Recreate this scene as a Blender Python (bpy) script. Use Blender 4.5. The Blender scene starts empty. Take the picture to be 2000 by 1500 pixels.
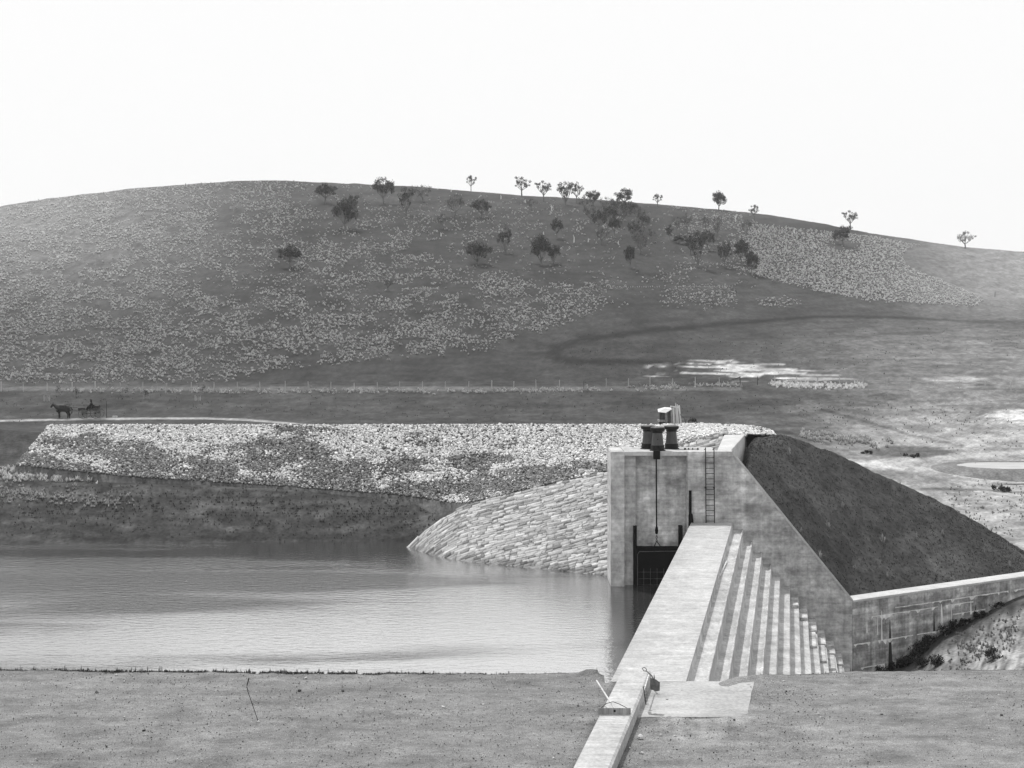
import bpy, math, random
import numpy as np
from mathutils import Vector, Matrix, Euler
rng = np.random.default_rng(7); random.seed(7)
F = 2750.0; ZC = 13.7; HY = 643.0
R = math.radians
col = bpy.context.scene.collection

def P(px, py, D): return ((px-1000)/F*D, D, ZC-(py-HY)/F*D)
def Pz(px, py, z):
    D = (ZC-z)*F/(py-HY); return ((px-1000)/F*D, D, z)

# ------------------------------------------------------------ noise
def _hash(ix, iy, seed):
    h = (ix.astype(np.int64)*374761393 + iy.astype(np.int64)*668265263 + seed*1442695041) & 0x7fffffff
    h = ((h ^ (h >> 13))*1274126177) & 0x7fffffff
    h = ((h ^ (h >> 16))*2246822519) & 0x7fffffff
    return (h % 100003)/100003.0
def vn(x, y, seed=0):
    x = np.asarray(x, float); y = np.asarray(y, float)
    ix = np.floor(x); iy = np.floor(y); fx = x-ix; fy = y-iy
    fx = fx*fx*(3-2*fx); fy = fy*fy*(3-2*fy)
    a = _hash(ix, iy, seed); b = _hash(ix+1, iy, seed); c = _hash(ix, iy+1, seed); d = _hash(ix+1, iy+1, seed)
    return (a*(1-fx)+b*fx)*(1-fy)+(c*(1-fx)+d*fx)*fy
def fbm(x, y, o=4, seed=0):
    s = 0; a = 1; t = 0
    for i in range(o):
        s = s+a*vn(x*2**i, y*2**i, seed+i*17); t += a; a *= .5
    return s/t
def ss(a, b, x): 
    t = np.clip((x-a)/(b-a), 0, 1); return t*t*(3-2*t)

# ------------------------------------------------------------ materials (all grey: the photograph is monochrome)
def node(nt, t, **kw):
    n = nt.nodes.new(t)
    for k, v in kw.items(): setattr(n, k, v)
    return n
def gray(name, base, layers=(), rough=.9, bump=0, bump_scale=8, attr=False, spec=.3, metal=0):
    """layers: (scale xyz, amount, detail)"""
    m = bpy.data.materials.new(name); m.use_nodes = True; nt = m.node_tree; L = nt.links
    b = nt.nodes['Principled BSDF']; b.inputs['Roughness'].default_value = rough
    b.inputs['Specular IOR Level'].default_value = spec; b.inputs['Metallic'].default_value = metal
    tc = node(nt, 'ShaderNodeTexCoord')
    if attr:
        a = node(nt, 'ShaderNodeAttribute'); a.attribute_name = 'alb'; cur = a.outputs['Fac']
    else:
        v = node(nt, 'ShaderNodeValue'); v.outputs[0].default_value = base; cur = v.outputs[0]
    for sc, amt, det in layers:
        mp = node(nt, 'ShaderNodeMapping'); mp.inputs['Scale'].default_value = sc if isinstance(sc, tuple) else (sc, sc, sc)
        mp.inputs['Location'].default_value = (random.random()*50, random.random()*50, random.random()*50)
        nz = node(nt, 'ShaderNodeTexNoise'); nz.inputs['Scale'].default_value = 1; nz.inputs['Detail'].default_value = det
        nz.inputs['Roughness'].default_value = .62
        L.new(tc.outputs['Object'], mp.inputs['Vector']); L.new(mp.outputs[0], nz.inputs['Vector'])
        mr = node(nt, 'ShaderNodeMapRange'); mr.inputs['From Min'].default_value = .34; mr.inputs['From Max'].default_value = .66
        mr.inputs['To Min'].default_value = 1-amt; mr.inputs['To Max'].default_value = 1+amt
        L.new(nz.outputs['Fac'], mr.inputs['Value'])
        mu = node(nt, 'ShaderNodeMath', operation='MULTIPLY'); L.new(cur, mu.inputs[0]); L.new(mr.outputs[0], mu.inputs[1]); cur = mu.outputs[0]
    cl = node(nt, 'ShaderNodeClamp'); cl.inputs['Max'].default_value = .85; cl.inputs['Min'].default_value = .005
    L.new(cur, cl.inputs['Value']); L.new(cl.outputs[0], b.inputs['Base Color'])
    if bump:
        nz = node(nt, 'ShaderNodeTexNoise'); nz.inputs['Scale'].default_value = bump_scale; nz.inputs['Detail'].default_value = 6
        L.new(tc.outputs['Object'], nz.inputs['Vector'])
        bp = node(nt, 'ShaderNodeBump'); bp.inputs['Strength'].default_value = bump; bp.inputs['Distance'].default_value = .1
        L.new(nz.outputs['Fac'], bp.inputs['Height']); L.new(bp.outputs[0], b.inputs['Normal'])
    return m
M = {}
M['grass'] = gray('grass', .1, [((.35, .12, .35), .16, 6), ((1.2, .5, 1.2), .24, 6), (4.5, .30, 5)], attr=True, bump=.5, bump_scale=3, spec=.1)
M['grass_far'] = M['grass']
M['soil'] = gray('soil', .2, [(.8, .10, 5), ((4, 6, 4), .18, 8), (34, .42, 3)], attr=True, bump=.7, bump_scale=14, spec=.15)
M['concrete_top'] = gray('concrete_top', .375, [(.6, .13, 7), ((.7, 7, 7), .15, 6), (3, .12, 6), (11, .16, 6)], bump=.25, bump_scale=14)
M['concrete_wall'] = gray('concrete_wall', .385, [((.5, .5, .9), .45, 8), ((1.7, 1.7, 2.4), .22, 7), ((.35, .35, 5), .17, 5), ((3, 3, .3), .12, 6), ((2.5, 2.5, .25), .16, 6), (5, .18, 8)], bump=.25, bump_scale=10)
M['concrete_pier'] = gray('concrete_pier', .375, [((2.2, 2.2, 2.2), .2, 7), ((1.0, 1.0, .5), .25, 7), ((.25, .25, 5), .15, 5), (5, .15, 8)], bump=.25, bump_scale=10)
M['concrete_step'] = gray('concrete_step', .38, [((.35, .9, .35), .26, 7), ((4, .5, 4), .16, 6), (8, .2, 8)], bump=.35, bump_scale=10)
M['concrete_mossy'] = gray('concrete_mossy', .36, [((1, 1.2, 5), .45, 6), (6, .3, 6)], bump=.4, bump_scale=10)
M['concrete_low'] = gray('concrete_low', .29, [((1.6, 1.6, 2.2), .3, 8), ((.5, .5, 1.2), .4, 7), ((.12, .12, 3.2), .3, 4), ((2.4, 2.4, .16), .35, 6), (5, .25, 8)], bump=.3, bump_scale=10)
M['coping'] = gray('coping', .44, [(1.2, .15, 6), (10, .12, 6)], bump=.2)
M['apron'] = gray('apron', .33, [((.5, 1.2, .5), .22, 7), (9, .18, 6)], bump=.2)
M['iron'] = gray('iron', .008, [(9, .4, 5)], rough=.6, spec=.18, bump=.15)
M['iron_paint'] = gray('iron_paint', .05, [((6, 6, 1.2), .35, 5)], rough=.5, spec=.4, bump=.1)
M['iron_dark'] = gray('iron_dark', .006, [(5, .3, 5)], rough=.8, spec=.06)
M['steel_grey'] = gray('steel_grey', .10, [(8, .35, 5)], rough=.6)
M['wood_pale'] = gray('wood_pale', .55, [((6, 6, 1.0), .3, 5)], rough=.8)
M['wood_grey'] = gray('wood_grey', .24, [((8, 8, .8), .5, 5)], rough=.85, bump=.3)
M['wood_dark'] = gray('wood_dark', .07, [((8, 8, .8), .4, 5)], rough=.85)
M['post'] = gray('post', .42, [((6, 6, 1), .25, 4)], rough=.9)
M['wire'] = gray('wire', .12, rough=.6)
M['tin'] = gray('tin', .55, [(3, .12, 4)], rough=.6)
M['silt_water'] = gray('silt_water', .36, [((.4, 1.6, 1), .22, 6)], rough=.35, spec=.5)
M['bark'] = gray('bark', .13, [((3, 3, .8), .4, 5)], rough=.9)
M['bark_pale'] = gray('bark_pale', .62, [((3, 3, .8), .2, 5)], rough=.9)
M['leaf'] = gray('leaf', .055, [(1.2, .4, 4)], attr=True, rough=.7, spec=.3)
M['horse'] = gray('horse_coat', .012, [(3, .3, 4)], rough=.6)
M['horse_mane'] = gray('horse_mane', .012, rough=.8)
M['leather'] = gray('leather', .02, rough=.5)
M['skin'] = gray('skin', .38, rough=.6)
M['cloth'] = gray('cloth', .025, [(8, .3, 4)], rough=.9)
M['rock'] = gray('rock', .4, [(6, .15, 4)], attr=True, rough=.9)
M['blade'] = gray('blade', .3, attr=True, rough=.8, spec=.2)
M['stone_block'] = gray('stone_block', .4, [(3, .15, 6), (14, .18, 5)], attr=True, rough=.9, bump=.4, bump_scale=9)
M['white_stain'] = gray('white_stain', .68, [((5, 5, .7), .25, 5)])
M['dark_stain'] = gray('dark_stain', .022, [((5, 5, .7), .3, 5)], rough=.7)

def translucent(m, f):
    nt = m.node_tree; b = nt.nodes['Principled BSDF']; t = node(nt, 'ShaderNodeBsdfTranslucent'); mx = node(nt, 'ShaderNodeMixShader'); mx.inputs[0].default_value = f
    src = b.inputs['Base Color'].links[0].from_socket; nt.links.new(src, t.inputs['Color']); nt.links.new(b.outputs[0], mx.inputs[1]); nt.links.new(t.outputs[0], mx.inputs[2])
    nt.links.new(mx.outputs[0], nt.nodes['Material Output'].inputs['Surface'])
translucent(M['blade'], .5); translucent(M['leaf'], .25)
# ------------------------------------------------------------ objects
def tag(o, label=None, cat=None, group=None, kind=None):
    if label: o['label'] = label
    if cat: o['category'] = cat
    if group: o['group'] = group
    if kind: o['kind'] = kind
    return o
def thing(name, loc, label, cat, group=None):
    o = bpy.data.objects.new(name, None); o.empty_display_size = .3; col.objects.link(o); o.location = loc
    return tag(o, label, cat, group)
def offset(p):
    v = Vector((0, 0, 0))
    while p is not None: v += Vector(p.location); p = p.parent
    return v
def add_obj(name, me, mat, parent=None):
    o = bpy.data.objects.new(name, me); col.objects.link(o)
    if mat is not None: me.materials.append(mat)
    if parent is not None: o.parent = parent
    return o
def big(name, V, faces_n, idx, mat, parent=None, alb=None, smooth=False):
    """V (n,3); idx flat vertex indices, faces_n verts per face"""
    me = bpy.data.meshes.new(name); n = len(V); nf = len(idx)//faces_n
    me.vertices.add(n); me.vertices.foreach_set('co', np.ascontiguousarray(V, dtype=np.float32).ravel())
    me.loops.add(len(idx)); me.loops.foreach_set('vertex_index', np.asarray(idx, dtype=np.int32))
    me.polygons.add(nf); me.polygons.foreach_set('loop_start', np.arange(nf, dtype=np.int32)*faces_n)
    me.polygons.foreach_set('loop_total', np.full(nf, faces_n, dtype=np.int32))
    if smooth: me.polygons.foreach_set('use_smooth', np.ones(nf, dtype=bool))
    me.update(calc_edges=True)
    if alb is not None:
        a = me.attributes.new('alb', 'FLOAT', 'POINT'); a.data.foreach_set('value', np.asarray(alb, dtype=np.float32))
    return add_obj(name, me, mat, parent)
def grid(name, G, mat, parent=None, alb=None, smooth=True):
    n, m = G.shape[:2]
    i = np.arange(n-1)[:, None]*m+np.arange(m-1)[None, :]
    idx = np.stack([i, i+1, i+m+1, i+m], -1).reshape(-1)
    return big(name, G.reshape(-1, 3), 4, idx, mat, parent, None if alb is None else alb.reshape(-1), smooth)

class MB:
    def __init__(s): s.v = []; s.f = []
    def add(s, v, f):
        o = len(s.v); s.v += [tuple(map(float, p)) for p in v]; s.f += [tuple(o+i for i in q) for q in f]
    def box(s, x0, x1, y0, y1, z0, z1):
        s.add([(x0, y0, z0), (x1, y0, z0), (x1, y1, z0), (x0, y1, z0), (x0, y0, z1), (x1, y0, z1), (x1, y1, z1), (x0, y1, z1)],
              [(0, 3, 2, 1), (4, 5, 6, 7), (0, 1, 5, 4), (1, 2, 6, 5), (2, 3, 7, 6), (3, 0, 4, 7)])
    def prism(s, A, B):
        """two matching rings of points, capped"""
        n = len(A); s.add(list(A)+list(B), [tuple(range(n))[::-1], tuple(range(n, 2*n))]+[(i, (i+1) % n, n+(i+1) % n, n+i) for i in range(n)])
    def tube(s, pts, rad, n=8, cap=True):
        pts = [Vector(p) for p in pts]
        if not hasattr(rad, '__len__'): rad = [rad]*len(pts)
        rings = []; up = None
        for i, p in enumerate(pts):
            t = (pts[min(i+1, len(pts)-1)]-pts[max(i-1, 0)]).normalized()
            if up is None: up = Vector((0, 0, 1)) if abs(t.z) < .9 else Vector((1, 0, 0))
            a = t.cross(up).normalized(); b = t.cross(a).normalized(); up = b.cross(t) if False else up
            rings.append([p+(a*math.cos(2*math.pi*k/n)+b*math.sin(2*math.pi*k/n))*rad[i] for k in range(n)])
        v = [q for r in rings for q in r]; f = []
        for i in range(len(pts)-1):
            for k in range(n): f.append((i*n+k, i*n+(k+1) % n, (i+1)*n+(k+1) % n, (i+1)*n+k))
        if cap: f.append(tuple(range(n))[::-1]); f.append(tuple(range((len(pts)-1)*n, len(pts)*n)))
        s.add(v, f)
    def bar(s, a, b, w, h):
        a = Vector(a); b = Vector(b); t = (b-a).normalized(); up = Vector((0, 0, 1)) if abs(t.z) < .95 else Vector((0, 1, 0))
        u = t.cross(up).normalized()*w/2; q = u.cross(t).normalized()*h/2
        s.prism([a-u-q, a+u-q, a+u+q, a-u+q], [b-u-q, b+u-q, b+u+q, b-u+q])
    def lathe(s, c, prof, n=24):
        c = Vector(c); v = []; f = []
        for r, z in prof:
            for k in range(n): v.append(c+Vector((r*math.cos(2*math.pi*k/n), r*math.sin(2*math.pi*k/n), z)))
        for i in range(len(prof)-1):
            for k in range(n): f.append((i*n+k, i*n+(k+1) % n, (i+1)*n+(k+1) % n, (i+1)*n+k))
        f.append(tuple(range(n))[::-1]); f.append(tuple(range((len(prof)-1)*n, len(prof)*n)))
        s.add(v, f)
    def ring(s, c, r, t, axis='y', n=20, m=5):
        v = []; f = []
        for i in range(n):
            a = 2*math.pi*i/n
            for j in range(m):
                b = 2*math.pi*j/m; q = r+t*math.cos(b); w = t*math.sin(b)
                if axis == 'y': v.append((c[0]+q*math.cos(a), c[1]+w, c[2]+q*math.sin(a)))
                elif axis == 'x': v.append((c[0]+w, c[1]+q*math.cos(a), c[2]+q*math.sin(a)))
                else: v.append((c[0]+q*math.cos(a), c[1]+q*math.sin(a), c[2]+w))
        for i in range(n):
            for j in range(m): f.append((i*m+j, ((i+1) % n)*m+j, ((i+1) % n)*m+(j+1) % m, i*m+(j+1) % m))
        s.add(v, f)
    def build(s, name, mat, parent=None, local=False, smooth=False, bevel=0, alb=None):
        off = Vector((0, 0, 0)) if local or parent is None else offset(parent)
        me = bpy.data.meshes.new(name); me.from_pydata([tuple(Vector(v)-off) for v in s.v], [], s.f)
        me.update()
        import bmesh
        bm = bmesh.new(); bm.from_mesh(me); bmesh.ops.recalc_face_normals(bm, faces=bm.faces)
        if bevel: bmesh.ops.bevel(bm, geom=[e for e in bm.edges if e.calc_face_angle(0) > .5], offset=bevel, segments=2, affect='EDGES')
        bm.to_mesh(me); bm.free()
        if smooth:
            me.polygons.foreach_set('use_smooth', np.ones(len(me.polygons), dtype=bool))
        if alb is not None:
            a = me.attributes.new('alb', 'FLOAT', 'POINT'); a.data.foreach_set('value', np.full(len(me.vertices), alb, dtype=np.float32))
        return add_obj(name, me, mat, parent)
def copy_tree(o, parent=None):
    c = o.copy(); col.objects.link(c); c.parent = parent
    for ch in list(o.children):
        if ch is not c: copy_tree(ch, c)
    return c
def skinned(name, joints, edges, mat, parent, root=0, sub=2):
    me = bpy.data.meshes.new(name+'_skeleton'); me.from_pydata([j[:3] for j in joints], edges, [])
    o = bpy.data.objects.new(name, me); col.objects.link(o)
    md = o.modifiers.new('s', 'SKIN'); md.use_smooth_shade = True
    for i, j in enumerate(joints):
        r = j[3]; me.skin_vertices[0].data[i].radius = (r, r) if not hasattr(r, '__len__') else r
        me.skin_vertices[0].data[i].use_root = (i == root)
    sb = o.modifiers.new('u', 'SUBSURF'); sb.levels = sub; sb.render_levels = sub
    dg = bpy.context.evaluated_depsgraph_get(); em = bpy.data.meshes.new_from_object(o.evaluated_get(dg)); em.name = name
    bpy.data.objects.remove(o); bpy.data.meshes.remove(me)
    em.materials.clear()
    em.polygons.foreach_set('use_smooth', np.ones(len(em.polygons), dtype=bool))
    return add_obj(name, em, mat, parent)

# ------------------------------------------------------------ terrain
COLS = {
 -900: [(48,-2),(88,-.3),(90,.1),(97,3),(104,5.5),(115,5),(150,3.9),(178,5.9)],
 0:    [(48,-2),(88,-.3),(89.3,0),(93,1.4),(97,3.05),(101,4.07),(106,6.2),(115,5.2),(146,3.75),(152,3.85),(160,4.2),(178,5.87)],
 300:  [(48,-2),(88.5,-.3),(90,0),(93,1.3),(96,3.0),(98.5,3.1),(104,4.8),(115,4),(146,3.7),(152,3.8),(160,4.2),(178,5.87)],
 600:  [(48,-2),(90,-.3),(91,0),(94,1.7),(96.5,2.75),(99,2.9),(104,4),(115,3.5),(146,3.65),(152,3.75),(160,4.2),(178,5.87)],
 800:  [(48,-2),(90.5,-.3),(91.1,0),(95,2.3),(97,2.4),(104,3.5),(115,3),(146,3.6),(160,4.2),(178,5.87)],
 900:  [(48,-2),(89.0,-.5),(90.4,.3),(92,1.5),(96,2),(104,3),(115,3),(146,3.6),(160,4.2),(178,5.87)],
 1000: [(48,-2),(91,-2),(96,1),(104,3),(115,3),(146,3.5),(160,4.1),(178,5.87)],
 1250: [(48,-6),(80,-6),(90,-2),(96,1),(104,3),(115,3),(146,3.4),(160,4.1),(178,5.87)],
 1480: [(48,-6),(80,-6),(90,-3),(100,0),(110,2),(130,2.6),(150,3.3),(160,4),(178,5.87)],
 1700: [(48,-6),(74,-5.6),(80,-4),(92,-1.3),(100,-.8),(120,-.3),(133,.5),(146,1.12),(160,2.8),(178,5.8)],
 1760: [(48,-5.5),(72,-5),(77,-4.7),(84,-3.6),(92,-1.3),(100,-.8),(120,-.25),(133,.4),(146,1.1),(160,2.8),(178,5.8)],
 1850: [(48,-4),(71,-3.6),(78.9,-3.2),(86,-3),(93,-1),(100,-.7),(125,-.2),(140,.9),(160,2.9),(178,5.8)],
 2000: [(48,-2.2),(73,-2.1),(82.3,-1.85),(90,-1.8),(96,-.8),(110,-.6),(125,-.25),(135,.35),(148,2),(165,4.3),(178,5.8)],
 2900: [(48,-1.5),(90,-1.3),(110,-.6),(148,2),(178,5.8)],
}
cpx = np.array(sorted(COLS)); 
def skyline(px): return np.interp(px, [-900,-300,0,100,250,400,450,500,560,600,700,800,925,1019,1100,1200,1300,1400,1500,1600,1700,1800,1880,1950,2000,2400,2900],
    [560,452,404,387,370,358,355,353.5,353.5,355,360,364,375,382,386,393,401,409,420,436,455,470,482,488,492,520,560])
gpx = np.unique(np.concatenate([np.arange(-900, -60, 30), np.arange(-60, 2061, 6), np.arange(2060, 2901, 30)])).astype(float)
gD = np.concatenate([np.arange(48, 84, 1.0), np.arange(84, 100, .4), np.arange(100, 190, .7), np.arange(190, 330, 1.6), np.arange(330, 640, 3.0), np.arange(640, 1000, 20)])
def base_z(px, D):
    px = np.asarray(px, float); D = np.asarray(D, float)
    tab = np.stack([np.interp(np.minimum(D, 178), *zip(*COLS[c])) for c in cpx])
    k = np.clip(np.searchsorted(cpx, px)-1, 0, len(cpx)-2)
    t = np.clip((px-cpx[k])/(cpx[k+1]-cpx[k]), 0, 1)
    t = t*t*(3-2*t)*.5+t*.5
    a = np.take_along_axis(tab, k[None], 0)[0]; b = np.take_along_axis(tab, k[None]+1, 0)[0]
    return a*(1-t)+b*t
def hill_params(px):
    Df = np.interp(px, [-900, 900, 1200, 1500, 2000, 2900], [186, 186, 205, 255, 330, 360])
    pf = np.interp(px, [-900, 900, 1050, 1200, 1500, 1700, 2000, 2900], [750, 748, 730, 688, 640, 622, 618, 600])
    Dr = np.interp(px, [-900, 500, 1300, 2000, 2900], [400, 430, 450, 500, 540])
    return Df, ZC-(pf-HY)/F*Df, Dr
def hill_z(px, D, zs):
    Df, zf, Dr = hill_params(px)
    z178 = 5.85
    t = (D-Df)/(Dr-Df); tc = np.clip(t, 0, 1)
    s = .35*tc+.65*tc*tc*(3-2*tc) ; s = .5*s+.5*tc
    over = np.clip(t-1, 0, 3); s = s+np.where(t > 1, .55*over-1.6*over**2, 0)
    zz = zf+(zs-zf)*s
    lo = z178+(zf-z178)*np.clip((D-178)/(Df-178), 0, 1)
    return np.where(D < 178, 0, np.where(D < Df, lo, np.maximum(zz, -30)))
def solve_ridge(px):
    tgt = (HY-skyline(px))/F
    lo = np.full(px.shape, 5.); hi = np.full(px.shape, 200.); Ds = np.arange(250, 640, 2.0)
    for _ in range(30):
        mid = (lo+hi)/2
        e = np.max(np.stack([(hill_z(px, np.full(px.shape, d), mid)-ZC)/d for d in Ds]), 0)
        hi = np.where(e > tgt, mid, hi); lo = np.where(e > tgt, lo, mid)
    return (lo+hi)/2
gzs = solve_ridge(gpx)
def rough_noise(px, D):
    X = (px-1000)/F*D
    a = np.interp(D, [48, 88, 92, 150, 200, 400], [.05, .02, .10, .12, .35, .7])
    return (fbm(X/7, D/7, 4, 3)-.5)*a+(fbm(X/1.4, D/1.4, 3, 9)-.5)*np.minimum(a, .16)*.8
def terrain(px, D):
    px = np.asarray(px, float); D = np.asarray(D, float)
    zs = np.interp(px, gpx, gzs)
    return np.where(D < 178, base_z(px, D), hill_z(px, D, zs))+rough_noise(px, D)
def terrain_xy(X, D): return terrain(1000+X/D*F, D)
_fineD = np.concatenate([np.arange(60, 200, .25), np.arange(200, 620, .6)])
_cache = {}
def hitD(px, py, Dmin=60, Dmax=620):
    """distance at which the ground is seen at this pixel (first hit from the camera)"""
    k = round(px)
    if k not in _cache: _cache[k] = HY+(ZC-terrain(np.full(_fineD.shape, float(k)), _fineD))/_fineD*F
    pp = _cache[k]; m = np.where((_fineD >= Dmin) & (_fineD <= Dmax) & (pp <= py))[0]
    return float(_fineD[m[0]]) if len(m) else None
def ground_pt(px, py, Dmin=60):
    D = hitD(px, py, Dmin) 
    if D is None:   # just above the skyline: stand it on the ridge
        k = round(px); pp = _cache[k]; D = float(_fineD[np.argmin(np.where(_fineD >= 250, pp, 1e9))])
    return ((px-1000)/F*D, D, float(terrain(np.array([float(px)]), np.array([D]))[0]))

PX, DD = np.meshgrid(gpx, gD); Zt = terrain(PX.ravel(), DD.ravel()).reshape(PX.shape)
XX = (PX-1000)/F*DD; PY = HY+(ZC-Zt)/DD*F
def polydist(px, py, pts, sy=1.0):
    d = np.full(px.shape, 1e9)
    for (x0, y0), (x1, y1) in zip(pts[:-1], pts[1:]):
        dx, dy = x1-x0, (y1-y0)*sy; t = np.clip(((px-x0)*dx+(py-y0)*sy*dy)/(dx*dx+dy*dy+1e-9), 0, 1)
        d = np.minimum(d, np.hypot(px-x0-t*dx, (py-y0)*sy-t*dy))
    return d
def ell(px, py, cx, cy, rx, ry): return np.clip(1-np.hypot((px-cx)/rx, (py-cy)/ry), 0, 1)
def ground_albedo(px, py, X, D):
    streak = fbm(px/60, py/4.5, 4, 40); st2 = fbm(px/22, py/2.2, 3, 50); bl = fbm(px/50, py/22, 4, 60)
    a = .044+.045*(streak-.5)+.03*(bl-.5)
    # hill: lens flare painted into the ground colour, paler towards both ends
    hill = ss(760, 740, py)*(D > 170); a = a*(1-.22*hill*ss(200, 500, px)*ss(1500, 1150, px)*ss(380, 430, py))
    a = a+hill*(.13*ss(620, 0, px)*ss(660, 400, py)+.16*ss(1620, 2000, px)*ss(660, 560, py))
    # valley floor on the right, pale dry flats
    v = ss(1350, 1950, px)*ss(610, 680, py)
    a = a+v*.11*(.65+.7*ss(.30, .70, streak))
    v2 = ss(1500, 1800, px)*ss(770, 850, py)*ss(1180, 1110, py); a = a+v2*.10*(.3+1.2*bl)
    fs_ = fbm(px/85, py/3.2, 6, 47)
    a = a+.34*ss(.44, .58, fs_+.36*ell(px, py, 1450, 724, 230, 23)-.20)*ss(0, .15, ell(px, py, 1450, 724, 230, 24))
    E1, E2, E3 = ell(px, py, 1590, 741, 110, 7), ell(px, py, 1990, 812, 85, 16), ell(px, py, 1870, 742, 110, 8)
    a = a+.22*ss(.10, .45, .8*E1+1.2*(fs_-.55))*(E1 > 0)+.26*ss(.1, .5, .8*E2+1.6*(fs_-.5))*ss(0, .1, E2)
    a = a+.14*ss(.1, .5, .8*E3+.9*(fs_-.55))*ss(0, .1, E3)
    # dark wavy drainage line curving round the foot of the hill
    arc = polydist(px, py, [(1330,712),(1220,706),(1150,708),(1095,702),(1078,692),(1090,678),(1140,663),(1250,648),(1400,634),(1600,618),(1750,620),(1900,628),(2100,634)], 2.2)
    arc = arc+4*(fbm(px/14, py/4, 3, 49)-.5)
    a = a*(1-.70*np.clip(1.4-arc/(14-7*ss(1250, 1600, px)), 0, 1)*ss(.15, .5, fbm(px/9, py/3, 3, 48)+.1)*(1-.4*ss(1500, 2000, px)))
    # pale roads downstream
    for pts, w, g in ([(1640,900),(1760,912),(1850,918),(2100,960)], 11, .24), ([(1690,905),(1850,893),(1960,885),(2100,880)], 9, .22), ([(1880,1000),(2100,1012)], 5, .15), ([(1960,1075),(2100,1040)], 14, .16):
        dd = polydist(px, py, pts, 1.5); a = a+(g-a*.5)*ss(w*1.3, w*.5, dd+8*(st2-.5))
    a = a*(1-.6*ss(.1, .35, ell(px, py, 1780, 882, 110, 14)+.5*(st2-.5)))
    for pts in ([(1600,800),(1690,822),(1780,850),(1880,872)], [(1800,955),(1950,958),(2100,972)], [(1490,838),(1560,850),(1620,868)]):
        dd = polydist(px, py, pts, 1.5); a = a*(1-.5*ss(6, 1.5, dd+5*(st2-.5)))
    a = a*(1-.45*ss(.15, .3, ell(px, py, 1510, 786, 80, 9)+.5*(st2-.5)))
    a = a*(1-.35*ss(.55, .7, streak)*ss(1300, 1500, px)*ss(620, 680, py)*ss(800, 740, py))
    # far road verge and the cart track
    a = a+.05*ss(6, 2, np.abs(py-759))*(px < 1450)*(D > 165)
    tr = polydist(px, py, [(-200,826),(0,822),(180,818),(400,817),(480,820),(600,830),(700,840)], 2.0)
    a = a+.22*ss(5, 2.5, tr)*(D > 135)
    # lake bank on the left
    b = (D < 104)*ss(1060, 1045, py)*(px < 950)
    a = a*(1-.05*b)+b*(.09*ss(.40, .7, fbm(px/20, py/5, 6, 71))*ell(px, py, 40, 968, 330, 26)+.02*ss(.5, .7, streak))
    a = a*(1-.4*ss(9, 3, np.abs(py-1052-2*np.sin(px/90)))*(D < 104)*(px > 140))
    # eroded bank right of the low wall
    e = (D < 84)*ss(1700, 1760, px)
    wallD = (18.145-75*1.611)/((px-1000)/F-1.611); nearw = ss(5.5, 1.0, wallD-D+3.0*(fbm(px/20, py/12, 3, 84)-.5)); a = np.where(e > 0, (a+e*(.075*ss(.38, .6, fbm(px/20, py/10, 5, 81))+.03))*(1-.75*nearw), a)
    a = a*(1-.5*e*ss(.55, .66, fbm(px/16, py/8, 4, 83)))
    g3 = fbm(px/6, py/2.4, 2, 55); g4 = fbm(px/13, py/1.7, 3, 56)
    return np.clip(a*(1+.3*(st2-.5)+.5*(g3-.5)+.45*(g4-.5)), .012, .75)
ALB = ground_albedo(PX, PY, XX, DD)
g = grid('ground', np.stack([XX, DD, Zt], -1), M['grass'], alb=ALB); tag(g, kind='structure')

# ------------------------------------------------------------ crest and steps of the spillway
SK = .197
def crx(X75, D): return X75-SK*(75-D)
# near bank: the made-up flat in front of the camera and its slope into the lake
yN = np.concatenate([np.arange(-14, 26, 1.0), np.arange(26, 39, .22), np.arange(39, 43.6, .1), np.arange(43.6, 56, .5)])
xN = np.concatenate([np.arange(-80, -20, 2.0), np.arange(-20, 22, .16), np.arange(22, 70, 2.0)])
XN, YN = np.meshgrid(xN, yN)
edge = np.interp(XN, [-80, -17, -10, -4, 2.6, 2.9, 3.4, 6.0, 6.6, 8, 10, 17, 70], [42.9, 42.7, 42.5, 42.3, 42.3, 41.1, 41.0, 41.05, 41.6, 42.1, 42.5, 42.9, 43.2])+.22*(fbm(XN/.6, XN*0, 3, 5)-.5)
pxn = 1000+XN/np.maximum(YN, 5)*F
over = np.clip(YN-edge, 0, 40); right = ss(2.4, 3.0, XN)
ZN = 3.36+.05*(fbm(XN/1.2, YN/1.2, 4, 11)-.5)+.03*(fbm(XN/.3, YN/.3, 2, 12)-.5)+.06*(fbm(XN/5, YN/5, 2, 13)-.5)
ZN = ZN+.16*np.exp(-((edge-YN-.25)/.25)**2)*ss(.45, .7, fbm(XN/.8, YN/.8, 3, 14))*ss(1.0, 2.3, XN)*ss(3.2, 2.6, XN)
ZN = ZN+.10*np.exp(-((edge-YN-.2)/.3)**2)*ss(5.9, 6.3, XN)*ss(9, 7, XN)
ZN = ZN+.045*fbm(XN/.25, YN/.25, 3, 16)*np.maximum(ss(8, 3, np.abs(pxn-1468-2*np.sin(YN*9)))*(YN > 37.2)*(YN < 41), ss(.30, .08, np.abs(YN-37.62-.12*np.sin(XN*4)))*(XN > 3.6)*(XN < 7))
ZN = np.where(over > 0, ZN-over*(.75+4.5*right), ZN); ZN = np.maximum(ZN, -6.5)

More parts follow.
